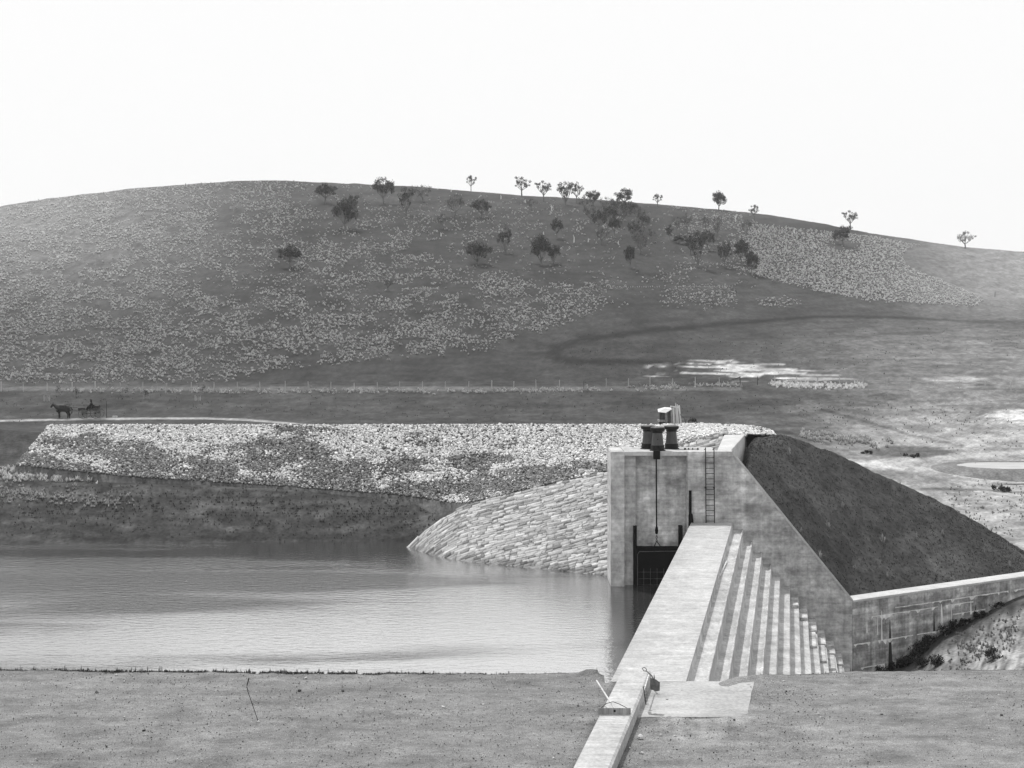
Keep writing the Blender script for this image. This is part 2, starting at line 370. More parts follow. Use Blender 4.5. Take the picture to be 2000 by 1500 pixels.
AN = .182+.035*(fbm(XN/2.2, YN/1.1, 5, 21)-.5)+.09*(fbm(XN/.7, YN/.4, 3, 22)-.5)
AN = AN+.07*ss(.55, .68, fbm(XN/1.6, YN/.5, 4, 24))*ss(2, 6, XN)*.6 - .03*ss(.52, .64, fbm(XN/1.8, YN/.45, 4, 23))
kx = crx(0, YN)
AN = AN*(1-.28*ss(.5, .05, np.abs(XN-(3.22-.2*(41.2-YN)+.1))))   # damp soil beside the kerb
AN = AN*(1-.25*ss(1.15, .8, XN-(3.22-.2*(41.2-YN)))*ss(37.6, 37.0, YN)*(XN > 2))
pyn = HY+(ZC-3.37)/np.maximum(YN, 5)*F
wash = ell(pxn, pyn, 1365, 1405, 120, 75)*ss(.38, .60, fbm(pxn/17, pyn/70, 4, 25)+.10*ss(1430, 1400, pyn)); AN = AN+.075*ss(.02, .6, wash)*(YN < 38)
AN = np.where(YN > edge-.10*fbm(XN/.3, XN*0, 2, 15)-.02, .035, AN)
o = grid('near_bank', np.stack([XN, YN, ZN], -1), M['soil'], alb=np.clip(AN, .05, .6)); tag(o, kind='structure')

# water
NW = [(-170, 43), (crx(9.9, 43), 43), (crx(9.9, 75.3), 75.3), (9.9, 77), (5.6, 77), (5.6, 84), (1, 93), (-6, 97), (-170, 97)]
me = bpy.data.meshes.new('lake_water'); me.from_pydata([(x, y, 0) for x, y in NW], [], [tuple(range(len(NW)))]); me.update()
wm = bpy.data.materials.new('lake_water'); wm.use_nodes = True; nt = wm.node_tree; b = nt.nodes['Principled BSDF']; L = nt.links
tc = node(nt, 'ShaderNodeTexCoord')
def nz(scale, det, loc=0):
    mp = node(nt, 'ShaderNodeMapping'); mp.inputs['Scale'].default_value = scale; mp.inputs['Location'].default_value = (loc, loc, 0)
    n = node(nt, 'ShaderNodeTexNoise'); n.inputs['Scale'].default_value = 1; n.inputs['Detail'].default_value = det
    L.new(tc.outputs['Object'], mp.inputs[0]); L.new(mp.outputs[0], n.inputs['Vector']); return n.outputs['Fac']
def mth(op, a, b2):
    n = node(nt, 'ShaderNodeMath', operation=op)
    for i, q in enumerate((a, b2)):
        if isinstance(q, (int, float)): n.inputs[i].default_value = q
        else: L.new(q, n.inputs[i])
    return n.outputs[0]
def mrange(v, a, b2, c, d):
    n = node(nt, 'ShaderNodeMapRange'); n.interpolation_type = 'SMOOTHSTEP'
    for i, q in enumerate((a, b2, c, d)): n.inputs[i+1].default_value = q
    L.new(v, n.inputs[0]); return n.outputs[0]
h = mth('ADD', mth('MULTIPLY', nz((1.5, 3.6, 1), 5), 1.0), mth('MULTIPLY', nz((6, 11, 1), 3, 7), .35))
sep = node(nt, 'ShaderNodeSeparateXYZ'); L.new(tc.outputs['Object'], sep.inputs[0])
# gusts ruffle the middle and left of the pool, the right lies calmer
band = mrange(mth('ABSOLUTE', mth('SUBTRACT', sep.outputs['Y'], 77.0), 0), 0, 4.5, .20, 0)
gust = mrange(mth('ADD', mth('ADD', nz((.035, .16, 1), 5, 3), band), mth('MULTIPLY', sep.outputs['X'], -.0045)), .52, .86, 0, 1)
bp = node(nt, 'ShaderNodeBump'); bp.inputs['Distance'].default_value = .16
L.new(mrange(gust, 0, 1, .12, .62), bp.inputs['Strength']); L.new(h, bp.inputs['Height']); L.new(bp.outputs[0], b.inputs['Normal'])
L.new(mrange(gust, 0, 1, .03, .10), b.inputs['Roughness'])
b.inputs['Base Color'].default_value = (.03, .03, .03, 1); b.inputs['IOR'].default_value = 2.0
gl = node(nt, 'ShaderNodeBsdfGlossy'); gl.inputs['Color'].default_value = (.86, .86, .86, 1); gl.inputs['Roughness'].default_value = .04; L.new(bp.outputs[0], gl.inputs['Normal'])
sheen_w = mth('MULTIPLY', mrange(sep.outputs['X'], 4.2, 6.2, 1, 0), mrange(mth('ADD', sep.outputs['X'], mth('MULTIPLY', nz((.04, .10, 1), 4, 13), 14)), -26, 2, .34, .90))  # sheen painted in by position: mirror mix grows rightward, none beside the abutment
fac = mth('MULTIPLY', sheen_w, mrange(gust, 0, .7, 1, .15))
ms = node(nt, 'ShaderNodeMixShader'); L.new(fac, ms.inputs[0]); L.new(b.outputs[0], ms.inputs[1]); L.new(gl.outputs[0], ms.inputs[2]); L.new(ms.outputs[0], nt.nodes['Material Output'].inputs['Surface'])
o = add_obj('lake_water', me, wm); tag(o, kind='structure')

corners = [(1452,1033),(1470,1056),(1489,1078),(1507,1100),(1524,1121),(1543,1146),(1560,1169),(1577,1190),(1594,1212),(1611,1235),(1629,1257),(1644,1277),(1660,1301)]
T = [((px-1000)/F*75, ZC-(py-HY)/F*75) for px, py in corners]
sec = [(9.55, -6.2), (9.55, 3.40), (11.75, 3.40)]
xprev = 11.75
for i, (x, z) in enumerate(T):
    lip = .05 if i < 4 else 0
    sec.append((xprev+.02, z-lip)); sec.append((x-.10, z-lip*1.0)); sec.append((x-.07, z)); sec.append((x-.015, z)); sec.append((x, z-.04)); xprev = x
sec.append((xprev, -6.2))
Ds = np.linspace(41.15, 74.99, 90)
spill = thing('stepped_spillway', (9, 58, -6), 'concrete spillway with a broad flat crest and narrow steps down its right side', 'spillway')
G = np.zeros((len(Ds), len(sec), 3))
for i, D in enumerate(Ds):
    for j, (x, z) in enumerate(sec):
        jx = (fbm(np.array(D*1.3), np.array(j*3.7), 3, 31)-.5)*.05 if j > 2 else 0
        jz = (fbm(np.array(D*1.1), np.array(j*2.3), 3, 32)-.5)*.035 if 2 < j < len(sec)-1 else 0
        if j in (1, 2): jz = (float(vn(D*.4, j, 5))-.5)*.01
        G[i, j] = (crx(x, D)+jx, D, z+jz)
nS = len(sec)
def part_grid(name, G, mat, parent):
    return grid(name, G-np.array(offset(parent)), mat, parent, smooth=False)
part_grid('crest', G[:, :3], M['concrete_top'], spill)
part_grid('steps', G[:, 2:], M['concrete_step'], spill)
mb = MB(); mb.add([tuple(G[0, j]) for j in range(nS)], [tuple(range(nS))]); mb.build('end_face', M['concrete_step'], spill)
# worn mossy blocks still standing on the far ends of the lower steps
for i in range(6, 13):
    x, z = T[i]; x0 = T[i-1][0]
    for k in range(1 if i < 8 else 2):
        ln = [2.6, 2.9, 3.2, 3.4, 2.9, 3.0, 2.5][i-6]; d1 = 74.9-k*(ln+.05); d0 = d1-ln; hh = .17-.05*k
        mb = MB(); mb.prism([(crx(x0+.03, d0), d0, z-.05), (crx(x-.03-.06*k, d0), d0, z-.05), (crx(x-.03-.06*k, d0), d0, z+hh), (crx(x0+.03, d0), d0, z+hh)],
                            [(crx(x0+.03, d1), d1, z-.05), (crx(x-.03-.06*k, d1), d1, z-.05), (crx(x-.03-.06*k, d1), d1, z+hh), (crx(x0+.03, d1), d1, z+hh)])
        mb.build('block', M['concrete_mossy'], spill, bevel=.03)

# kerb running from the crest towards the camera
kb = MB(); KL = lambda D: 3.22-.2*(41.2-D)
kp = []
for d in np.linspace(-14, 41.14, 30):
    w = .86; kp.append([(KL(d)+.0, d, 3.1), (KL(d), d, 3.70), (KL(d)+.03, d, 3.735), (KL(d)+w-.06, d, 3.735), (KL(d)+w, d, 3.68), (KL(d)+w, d, 3.1)])
n = 6; v = [q for r in kp for q in r]; f = [(i*n+k, i*n+k+1, (i+1)*n+k+1, (i+1)*n+k) for i in range(29) for k in range(5)]+[tuple(range(6)), tuple(range(29*n, 30*n))]
kb.add(v, f); o = kb.build('concrete_kerb', M['concrete_top']); tag(o, 'low pale concrete kerb running toward the camera from the near end of the spillway crest', 'kerb')
# concrete apron slab
ap = MB(); zz = 3.388
def apx(px, py): return Pz(px, py, zz)
ring = [apx(1262,1331), apx(1330,1330.5), apx(1400,1330.5), apx(1473,1332), apx(1471,1342), apx(1467,1354), apx(1466,1366), apx(1462,1380), apx(1461,1392), apx(1457,1399), apx(1430,1400), apx(1375,1400.5), apx(1330,1400), apx(1290,1399.5), apx(1245,1401)]
ap.prism([(x, y, 3.25) for x, y, z in ring], ring); o = ap.build('concrete_apron', M['apron']); tag(o, 'flat pale concrete slab with dusty edges beside the kerb', 'slab')

# ------------------------------------------------------------ abutment
ab = thing('gate_abutment', (8.5, 76, -6), 'tall concrete abutment with gate bay and raking wing wall at the far spillway end', 'abutment')
X0, X1, X2, X3 = 5.27, 6.0, 9.36, 11.73
ZT = 7.18
mb = MB(); mb.box(X0, X1, 75.0, 77.9, -6, ZT); mb.build('pier', M['concrete_pier'], ab, bevel=.035)
mb = MB(); mb.box(X1+.003, 6.62, 75.42, 75.9, -6, ZT-.03); mb.build('guide_column', M['concrete_pier'], ab)
mb = MB(); mb.box(X1+.004, X2-.004, 75.78, 77.88, -6, ZT-.004); mb.build('bay_wall', M['concrete_wall'], ab)
mb = MB(); mb.box(X1+.004, X2-.004, 75.06, 75.78, ZT-.22, ZT-.006); mb.build('deck_slab', M['coping'], ab)
mb = MB(); mb.box(X2, 11.0, 75.62, 77.86, -6, ZT-.006); mb.build('platform_body', M['concrete_top'], ab)
zs0 = ZT
front = [(X2, -6.2), (X2, ZT), (X3, ZT), (18.14, -.73), (18.14, -6.2)]
# subdivided face so that it can carry relief
mb = MB(); mb.prism([(x, 75.0, z) for x, z in front], [(x, 75.6, z) for x, z in front]); mb.build('wing_wall', M['concrete_wall'], ab, bevel=.02)
def cop(t0, t1, y0, y1, th, proud):
    a = Vector((X3, 0, ZT)); b2 = Vector((18.14, 0, -.73)); d = (b2-a); nrm = Vector((-d.z, 0, d.x)).normalized()
    if nrm.z < 0: nrm = -nrm
    p0 = a+d*t0; p1 = a+d*t1
    q = [p0-nrm*th, p1-nrm*th, p1+nrm*proud, p0+nrm*proud]
    return [(v.x, y0, v.z) for v in q], [(v.x, y1, v.z) for v in q]
mb = MB(); mb.prism(*cop(-.003, 1.0, 74.97, 75.75, .07, .04)); mb.build('raking_coping', M['coping'], ab, bevel=.02)
mb = MB(); mb.prism([(11.0+.01, 75.63, -1), (X3+.02, 75.63, -1), (X3+.02, 75.63, ZT-.01), (11.01, 75.63, ZT-.01)], [(13.15, 87.2, -1), (14.42, 87.2, -1), (14.42, 87.2, ZT-.01), (13.15, 87.2, ZT-.01)])
mb.build('return_wall', M['coping'], ab, bevel=.02)
mb = MB(); mb.box(X2+.06, X2+.20, 74.93, 75.0, ZC-(1002-HY)/F*75, ZC-(958-HY)/F*75); mb.build('stop_bar', M['iron_dark'], ab)
mb = MB(); mb.prism([(9.40, 74.96, .6), (9.62, 74.96, 2.0), (9.68, 74.96, 3.3), (9.62, 74.96, 3.85), (9.45, 74.96, 4.02), (9.40, 74.96, 3.8)], [(9.40, 75.0, .6), (9.62, 75.0, 2.0), (9.68, 75.0, 3.3), (9.62, 75.0, 3.85), (9.45, 75.0, 4.02), (9.40, 75.0, 3.8)]); mb.build('recess_plate', M['iron_dark'], ab)

# low retaining wall going right from the foot of the wing wall
wl = thing('retaining_wall', (24, 79, -6), 'low stained concrete retaining wall below the dark grassy slope on the right', 'wall')
wd = Vector((1.611, 1, 0)).normalized(); wn = Vector((wd.y, -wd.x, 0))      # wn points to the camera side
def wp(s, off, z): q = Vector((18.145, 75.0, 0))+wd*s-wn*off; return (q.x, q.y, z)
mb = MB(); S = 60
mb.prism([wp(0, .0, -7), wp(0, .7, -7), wp(0, .7, -.86), wp(0, 0, -.86)], [wp(S, .0, -7), wp(S, .7, -7), wp(S, .7, -.86), wp(S, 0, -.86)]); mb.build('wall_face', M['concrete_low'], wl)
mb = MB(); mb.prism([wp(.02, -.03, -.857), wp(.02, 1.0, -.857), wp(.02, 1.0, -.74), wp(.02, -.03, -.74)], [wp(S, -.03, -.857), wp(S, 1.2, -.857), wp(S, 1.2, -.72), wp(S, -.03, -.72)]); mb.build('wall_coping', M['coping'], wl, bevel=.015)
def stain(px, y0, y1, w0, w1, mat):
    r = (px-1000)/F; Dw = (18.145-75*1.611)/(r-1.611) if False else None
    # intersection of the view ray plan with the wall line
    D = (18.145-1.611*75)/(r-1.611); s = (D-75)/wd.y
    z0 = ZC-(y0-HY)/F*D; z1 = ZC-(y1-HY)/F*D; a = w0/F*D/wd.x/2; c = w1/F*D/wd.x/2
    m2 = MB(); m2.prism([wp(s-a, -.004, z0), wp(s+a, -.004, z0), wp(s+c*1.25, -.004, z1), wp(s-c*.75, -.004, z1)], [wp(s-a, 0.02, z0), wp(s+a, 0.02, z0), wp(s+c*1.25, 0.02, z1), wp(s-c*.75, .02, z1)])
    m2.build('seepage_stain', mat, wl)
stain(1738, 1210, 1308, 1.2, 11, M['dark_stain']); stain(1824, 1194, 1238, .8, 6, M['dark_stain']); stain(1905, 1181, 1196, .8, 3, M['dark_stain'])
stain(1839, 1180, 1225, 1, 7, M['white_stain']); stain(1896, 1173, 1200, 1, 4, M['white_stain']); stain(1858, 1184, 1220, .8, 2.5, M['white_stain'])
stain(1722, 1193, 1250, 1.2, 3, M['white_stain']); stain(1714, 1208, 1240, 1, 2, M['white_stain']); stain(1693, 1214, 1236, 1, 3, M['white_stain'])

for z0_, segs in ((-1.75, ((1.4, 6.6), (7.2, 9.5))), (-1.45, ((3.2, 12.5), (13, 22))), (-3.1, ((.1, 1.3), (1.9, 4.6), (4.9, 7.8), (8.3, 11))), (-4.4, ((.6, 2.4), (4.6, 6.2))), (-2.3, ((7.8, 10.5), (11.5, 15)))):
    for s0_, s1_ in segs:
        mb = MB(); n_ = int((s1_-s0_)/.12)+2; ts_ = np.linspace(s0_, s1_, n_); th_ = .03+.10*np.clip(fbm(ts_*2.2, ts_*0+z0_, 3, 5)-.3, 0, 1)+.26*(fbm(ts_*5, ts_*0+z0_*3, 2, 6) > .66)*fbm(ts_*9, ts_*0, 2, 7)
        for a_, b_, c_, d_ in zip(ts_[:-1], ts_[1:], th_[:-1], th_[1:]):
            mb.add([wp(a_, -.005, z0_-c_), wp(b_, -.005, z0_-d_), wp(b_, -.005, z0_), wp(a_, -.005, z0_)], [(0, 1, 2, 3)])
        mb.build('lime_streak', M['white_stain'], wl)
# gate, guides, lifting gear
gt = thing('sluice_gate', (7.7, 75.4, 0), 'black riveted sluice gate hung between two upright guides in the bay, half under water', 'sluice gate')
yG = 75.30
def gx(px, D=yG): return (px-1000)/F*D
def gz(py, D=yG): return ZC-(py-HY)/F*D
mb = MB(); mb.box(gx(1241), gx(1330), yG, yG+.12, -2.5, gz(1067)); mb.build('gate_leaf', M['iron_dark'], gt)
mb = MB(); mb.box(gx(1244), gx(1326), yG-.10, yG-.002, gz(1074), gz(1068)); mb.build('top_beam', M['iron_dark'], gt)
mb = MB()
for px in (1257, 1270, 1283, 1296, 1309): mb.box(gx(px), gx(px)+.018, yG-.03, yG-.004, -2.4, gz(1110))
for py in (1117, 1130, 1142): mb.box(gx(1247), gx(1325), yG-.028, yG-.006, gz(py)-.012, gz(py))
mb.build('ribs', M['steel_grey'], gt)
mb = MB(); mb.tube([(gx(1245), yG-.05, -.3), (gx(1245), yG-.05, gz(1082)), (gx(1249), yG-.05, gz(1077)), (gx(1322), yG-.05, gz(1076))], .022, 6); mb.build('rim_pipe', M['steel_grey'], gt)
for px0, px1 in ((1237, 1243.5), (1326, 1333)):
    mb = MB(); mb.box(gx(px0), gx(px1), yG-.12, yG+.3, -2.5, gz(1027)); mb.build('guide_rail', M['iron_dark'], gt)

lg = thing('lifting_rod', (7.72, 75, 4), 'thin black lifting rod ending in a chain sling above the sluice gate', 'lifting rod')
yR = 74.85
mb = MB(); mb.box(gx(1276.5, yR), gx(1289, yR), yR-.10, 75.05, gz(897, yR), gz(880, yR)); mb.build('bracket', M['iron_dark'], lg)
xr = gx(1282.5, yR)
mb = MB(); mb.tube([(xr-.02, yR, gz(890, yR)), (xr, yR, gz(1035, yR))], .038, 8); mb.build('rod', M['iron_dark'], lg)
mb = MB(); mb.lathe((xr, yR, gz(1043, yR)), [(.05, 0), (.08, .05), (.09, .2), (.05, .4)], 10); mb.build('clevis', M['iron_dark'], lg)
mb = MB()
for k in range(4):
    mb.ring((xr+.005, yR, gz(1046+k*3.4, yR)), .045, .016, 'y' if k % 2 else 'x', 10, 5)
mb.tube([(xr, yR, gz(1057, yR)), (gx(1277, yR), yR+.2, gz(1069))], .022, 6); mb.tube([(xr, yR, gz(1057, yR)), (gx(1294, yR), yR+.2, gz(1070))], .022, 6)
mb.build('chain_sling', M['iron_dark'], lg)

# three cast pedestals
def pedestal(px, D, base_y, label, front=False):
    X = (px-1000)/F*D; z0 = ZT-.002
    t = thing('gate_winch_pedestal', (X, D, z0), label, 'pedestal', 'cast iron winch pedestals on the abutment deck')
    c = (0, 0, 0)
    mb = MB(); mb.lathe(c, [(.43, 0), (.43, .035), (.37, .045), (.365, .28), (.35, .30)], 28); mb.build('plinth', M['iron'], t, local=True)
    mb = MB(); mb.lathe((0, 0, .30), [(.335, 0), (.325, .03), (.265, .66)], 28); mb.build('shaft', M['iron_paint'], t, local=True, smooth=False)
    mb = MB(); mb.lathe((0, 0, .96), [(.29, 0), (.31, .03), (.28, .06), (.34, .10), (.38, .12), (.40, .17), (.41, .25), (.39, .27)], 28); mb.build('cap_ring', M['iron'], t, local=True)
    mb = MB(); mb.lathe((0, 0, 1.23), [(.385, 0), (.34, .035), (.22, .06), (.06, .075)], 28); mb.build('domed_lid', M['steel_grey'], t, local=True, smooth=True)
    if front:
        mb = MB(); mb.ring((0, -.33, .16), .09, .03, 'y', 14, 6); mb.build('bearing', M['iron_dark'], t, local=True)
        mb = MB(); mb.tube([(-.02, -.31, .62), (-.02, -.27, .63)], .025, 8); mb.build('bolt', M['iron_dark'], t, local=True)
    for a in (-.9, 0.0, .9):
        pass
    return t
pedestal(1266, 76.9, 876, 'leftmost of the three black cast iron pedestals on the abutment deck')
pedestal(1311.5, 76.8, 876, 'rightmost of the three black cast iron pedestals, standing nearest the ladder')
pedestal(1284.3, 75.7, 878, 'front middle black cast iron pedestal right above the lifting rod', True)

# spanner bar lying on deck
t = thing('spanner_bar', (9.55, 76, ZT), 'dark iron bar with knobs lying flat on the deck between the pedestals and the ladder', 'iron bar')
mb = MB(); x0 = gx(1338, 76.2); x1 = gx(1366, 76.2); zb = ZT+.03
mb.tube([(x0, 76.2, zb), (x1, 76.3, zb)], .02, 6); mb.build('bar', M['iron'], t)
for px, r in ((1338, .07), (1345, .045), (1353, .04), (1363, .05)):
    mb = MB(); mb.lathe((gx(px, 76.2), 76.22, ZT), [(r, 0), (r, .05), (r*.6, .09)], 10); mb.build('knob', M['iron'], t)

# ladder
ld = thing('iron_ladder', (gx(1386, 74.9), 74.9, gz(1022, 74.9)), 'thin black iron ladder fixed to the wall above the far end of the crest', 'ladder')
for xa in (1378, 1394.5):
    mb = MB(); mb.tube([(gx(xa+1, 74.88), 74.88, gz(1022, 74.88)), (gx(xa, 74.88), 74.88, gz(874, 74.88))], .026, 6); mb.tube([(gx(xa, 74.88), 74.88, gz(876, 74.88)), (gx(xa, 74.88)+.02, 75.5, ZT+.06)], .022, 6)
    mb.tube([(gx(xa+.5, 74.88), 74.84, gz(953, 74.88)), (gx(xa+.5, 74.88), 75.02, gz(953, 74.88))], .05, 6)
    mb.build('rail', M['iron'], ld)
for k in range(13):
    py = 894+k*10.3; mb = MB(); mb.tube([(gx(1378.5, 74.88), 74.88, gz(py, 74.88)), (gx(1394.5, 74.88), 74.88, gz(py, 74.88))], .017, 6); mb.build('rung', M['iron'], ld)

# ------------------------------------------------------------ pitched stone slope
def pitchz(X, D): 
    z = ((X-5.5)*.515+(D-78.2)*.857)/1.6
    q = np.clip(-2.2-X, 0, 20); return z-.085*q*q
def hit_pitch(px, py):
    Dv = np.arange(76, 96, .02); X = (px-1000)/F*Dv; zr = ZC-(py-HY)/F*Dv; k = np.where(pitchz(X, Dv) >= zr)[0]
    D = Dv[k[0]] if len(k) else 90.; return np.array([(px-1000)/F*D, D, ZC-(py-HY)/F*D])
Vpix = [(795,1068),(850,1022),(910,987),(1050,950),(1190,920),(1300,883),(1405,849)]
Vp = [hit_pitch(*p) for p in Vpix]; Vp[-1] = np.array(P(1405, 849, 87.3))
poly = [(Vp[0][0]-1.2, Vp[0][1]-.8)]+[(v[0], v[1]) for v in Vp]+[(14.3, 87.9), (13.2, 87.15), (11.02, 77.9), (5.5, 77.9), (5.3, 75.5), (-8, 84)]
def inpoly(x, y, poly):
    c = False; n = len(poly)
    for i in range(n):
        x0, y0 = poly[i]; x1, y1 = poly[(i+1) % n]
        if (y0 > y) != (y1 > y) and x < (x1-x0)*(y-y0)/(y1-y0)+x0: c = not c
    return c
e1 = Vector((Vp[4][0]-Vp[1][0], Vp[4][1]-Vp[1][1], 0)); print('ridge', [tuple(np.round(v, 2)) for v in Vp])
ridge = Vector((Vp[4][0]-Vp[2][0], Vp[4][1]-Vp[2][1], 0)).normalized()
cross = Vector((-ridge.y, ridge.x, 0))
rv = thing('stone_pitching', (4, 83, 2), 'sloping apron of coursed pale stone blocks curving down into the lake left of the abutment', 'stone slope')
vs = []; fs = []; al = []
org = Vector((-7, 86, 0)); br = random.Random(3); bidx = 0
row = -14.0
while row < 14:
    rh = br.uniform(.14, .23); a = -8+br.uniform(0, .7)
    while a < 34:
        ln = br.choice((br.uniform(.2, .5), br.uniform(.4, .95))); c0 = org+ridge*(a+ln/2)+cross*(row+rh/2)
        if inpoly(c0.x, c0.y, poly):
            zc = pitchz(c0.x, c0.y)
            if zc > -.5:
                gp = .004; hh = br.gauss(.022, .016); tw = br.uniform(-.05, .05); o8 = len(vs)
                cs = []
                for (u, w) in ((gp, gp), (ln-gp, gp), (ln-gp, rh-gp), (gp, rh-gp)):
                    q = org+ridge*(a+u+br.uniform(-.04, .04))+cross*(row+w+br.uniform(-.022, .022)+tw*(u-ln/2)); cs.append((q.x, q.y, float(pitchz(q.x, q.y))))
                tx, ty = br.uniform(-.02, .02), br.uniform(-.025, .025)
                for q in cs: vs.append((q[0], q[1], q[2]-.03))
                ins = .03
                cx, cy = sum(q[0] for q in cs)/4, sum(q[1] for q in cs)/4
                for k, q in enumerate(cs):
                    vs.append((q[0]-.257*hh+(cx-q[0])*ins*1.5, q[1]-.43*hh+(cy-q[1])*ins*1.5, q[2]+.85*hh+(tx if k in (0, 3) else -tx)+(ty if k < 2 else -ty)))
                fs += [(o8+4, o8+5, o8+6, o8+7)]+[(o8+k, o8+(k+1) % 4, o8+4+(k+1) % 4, o8+4+k) for k in range(4)]
                v = br.gauss(.325, .065)
                if br.random() < .10: v = br.uniform(.12, .2)
                if br.random() < .12: v = br.uniform(.36, .48)
                if zc < .25: v *= .6
                al += [float(np.clip(v, .06, .6))]*8
        a += ln
    row += rh
vs = np.array(vs)-np.array((4, 83, 2)); big('stone_blocks', vs, 4, np.array(fs).ravel(), M['stone_block'], rv, alb=al)
# dark bed under the joints
gx_, gy_ = np.meshgrid(np.linspace(-10, 15, 90), np.linspace(75.6, 92, 80)); gz_ = pitchz(gx_, gy_)-.02
msk = np.array([[inpoly(x, y, poly) for x, y in zip(rx, ry)] for rx, ry in zip(gx_, gy_)])
i, j = np.where(msk[:-1, :-1] & msk[1:, :-1] & msk[:-1, 1:] & msk[1:, 1:]); n_ = gx_.shape[1]; k = i*n_+j
big('bedding', np.stack([gx_, gy_, gz_], -1).reshape(-1, 3)-np.array((4, 83, 2)), 4, np.stack([k, k+1, k+n_+1, k+n_], -1).ravel(), M['soil'], rv, alb=np.full(gx_.size, .16))

# ------------------------------------------------------------ embankment and its rock armour
def V3(a): return np.array(a, float)
Fr = [P(30,908,99), P(250,931,97.5), P(560,950,96.6), P(800,969,95), P(895,984,92.3)]+[tuple(hit_pitch(*p)) for p in ((960,974),(1050,950),(1190,920),(1300,883))]+[P(1405,849,87.3), (14.5, 87.3, 7.06)]
Ur = [(-34.2,104,6.6), (-24.6,104,6.6), (-15.1,104,6.6), (-5.7,104,6.6), (0,104,6.6), (4,104,6.6), (8.5,104,6.6), (12,103,6.6), (13.4,100.5,6.65), (14.2,95,6.8), (14.9,90,7.0)]
Wr = [(x, 107, 6.55) for x in (-34.6,-24.6,-15.1,-5.7,0,4,9.5)]+[(15,106,6.55), (17.2,102,6.7), (17.6,96,6.85), (16.6,88.6,7.04)]
Zr = [(x, 119, 2.0) for x in (-36,-24.6,-15.1,-5.7,0,4,11)]+[(22,115,1.2), (29,108,0), (33,99,-1.3), (31,92,-1.3)]
tt = np.linspace(0, 10, 260)
def rail(Rr): Rr = np.array(Rr); return np.stack([np.interp(tt, range(11), Rr[:, k]) for k in range(3)], -1)
def smooth_r(a, n=5):
    b = a.copy()
    for _ in range(n): b[1:-1] = (b[:-2]+2*b[1:-1]+b[2:])/4
    return b
Fr_, Ur_, Wr_, Zr_ = [smooth_r(rail(r), 14) for r in (Fr, Ur, Wr, Zr)]
rows = []
for k in np.linspace(0, 1, 16): 
    rows.append(Fr_*(1-k)+Ur_*k)
toe = Fr_.copy(); toe[:, 1] -= .6; toe[:, 2] -= 1.6
rows = [toe]+rows+[Ur_*.5+Wr_*.5, Wr_]
for k in np.linspace(.1, 1, 9): rows.append(Wr_*(1-k)+Zr_*k)
E = np.array(rows); E[..., 2] += (fbm(E[..., 0]/1.5, E[..., 1]/1.5, 3, 77)-.5)*.12
nr = E.shape[0]
ea = np.where(np.arange(nr)[:, None] < 19, .10, .05)*np.ones(E.shape[:2])
ea[18:, :] = .045
E[1:19, :, 2] -= .05
o = grid('embankment', E, M['grass'], alb=ea); tag(o, kind='structure')
# left end cheek
mb = MB(); mb.add([tuple(E[r, 0]) for r in range(nr)]+[(-36, 119, -2), (-34.5, 98, 1)], [tuple(range(nr+2))]); mb.build('embankment_end', M['grass'], alb=.045); tag(bpy.data.objects['embankment_end'], kind='structure')

CUBE = np.array([(-1,-1,-1),(1,-1,-1),(1,1,-1),(-1,1,-1),(-1,-1,1),(1,-1,1),(1,1,1),(-1,1,1)], float)
CF = np.array([(0,3,2,1),(4,5,6,7),(0,1,5,4),(1,2,6,5),(2,3,7,6),(3,0,4,7)])
def rocks(name, C, size, alb, mat, flat=.7, seed=1):
    r = np.random.default_rng(seed); n = len(C)
    v = CUBE[None]*r.uniform(.55, 1.0, (n, 8, 3))*np.stack([r.uniform(.7, 1.25, n), r.uniform(.6, 1.1, n), r.uniform(.5, .9, n)*flat/.7], -1)[:, None]*size[:, None, None]*.5
    a, b2, c = r.uniform(0, 6.28, n), r.normal(0, .45, n), r.normal(0, .45, n)
    ca, sa = np.cos(a), np.sin(a); x, y = v[..., 0].copy(), v[..., 1].copy(); v[..., 0] = x*ca[:, None]-y*sa[:, None]; v[..., 1] = x*sa[:, None]+y*ca[:, None]
    ca, sa = np.cos(b2), np.sin(b2); y, z = v[..., 1].copy(), v[..., 2].copy(); v[..., 1] = y*ca[:, None]-z*sa[:, None]; v[..., 2] = y*sa[:, None]+z*ca[:, None]
    ca, sa = np.cos(c), np.sin(c); x, z = v[..., 0].copy(), v[..., 2].copy(); v[..., 0] = x*ca[:, None]-z*sa[:, None]; v[..., 2] = x*sa[:, None]+z*ca[:, None]
    v = v+C[:, None]; idx = (CF[None]+(np.arange(n)*8)[:, None, None]).ravel()
    return big(name, v.reshape(-1, 3), 4, idx, mat, alb=np.repeat(alb, 8))
NR = 74000
u = rng.uniform(0, 1, NR); v = rng.uniform(0, 1, NR)**.95
seg = np.hypot(*(np.diff(Ur_[:, :2], axis=0).T)); cw = np.concatenate([[0], np.cumsum(seg+np.hypot(*(np.diff(Fr_[:, :2], axis=0).T)))]); 
ti = np.interp(u, cw/cw[-1], np.arange(len(tt)))
def ev(Rr, ti): k = np.clip(ti.astype(int), 0, len(tt)-2); f = (ti-k)[:, None]; return Rr[k]*(1-f)+Rr[k+1]*f
C = ev(Fr_, ti)*(1-v[:, None])+ev(Ur_, ti)*v[:, None]
NT = 5200
u2 = np.concatenate([rng.uniform(.02, 1, 1200), rng.uniform(.66, 1, NT-1200)]); v2 = rng.uniform(0, 1, NT); v2[:1200] *= .25
t2 = u2*(len(tt)-1); C2 = ev(Ur_, t2)*(1-v2[:, None])+ev(Wr_, t2)*v2[:, None]
C = np.concatenate([C, C2]); vv = np.concatenate([v, np.ones(NT)])
rpx = 1000+C[:, 0]/C[:, 1]*F; rpy = HY+(ZC-C[:, 2])/C[:, 1]*F
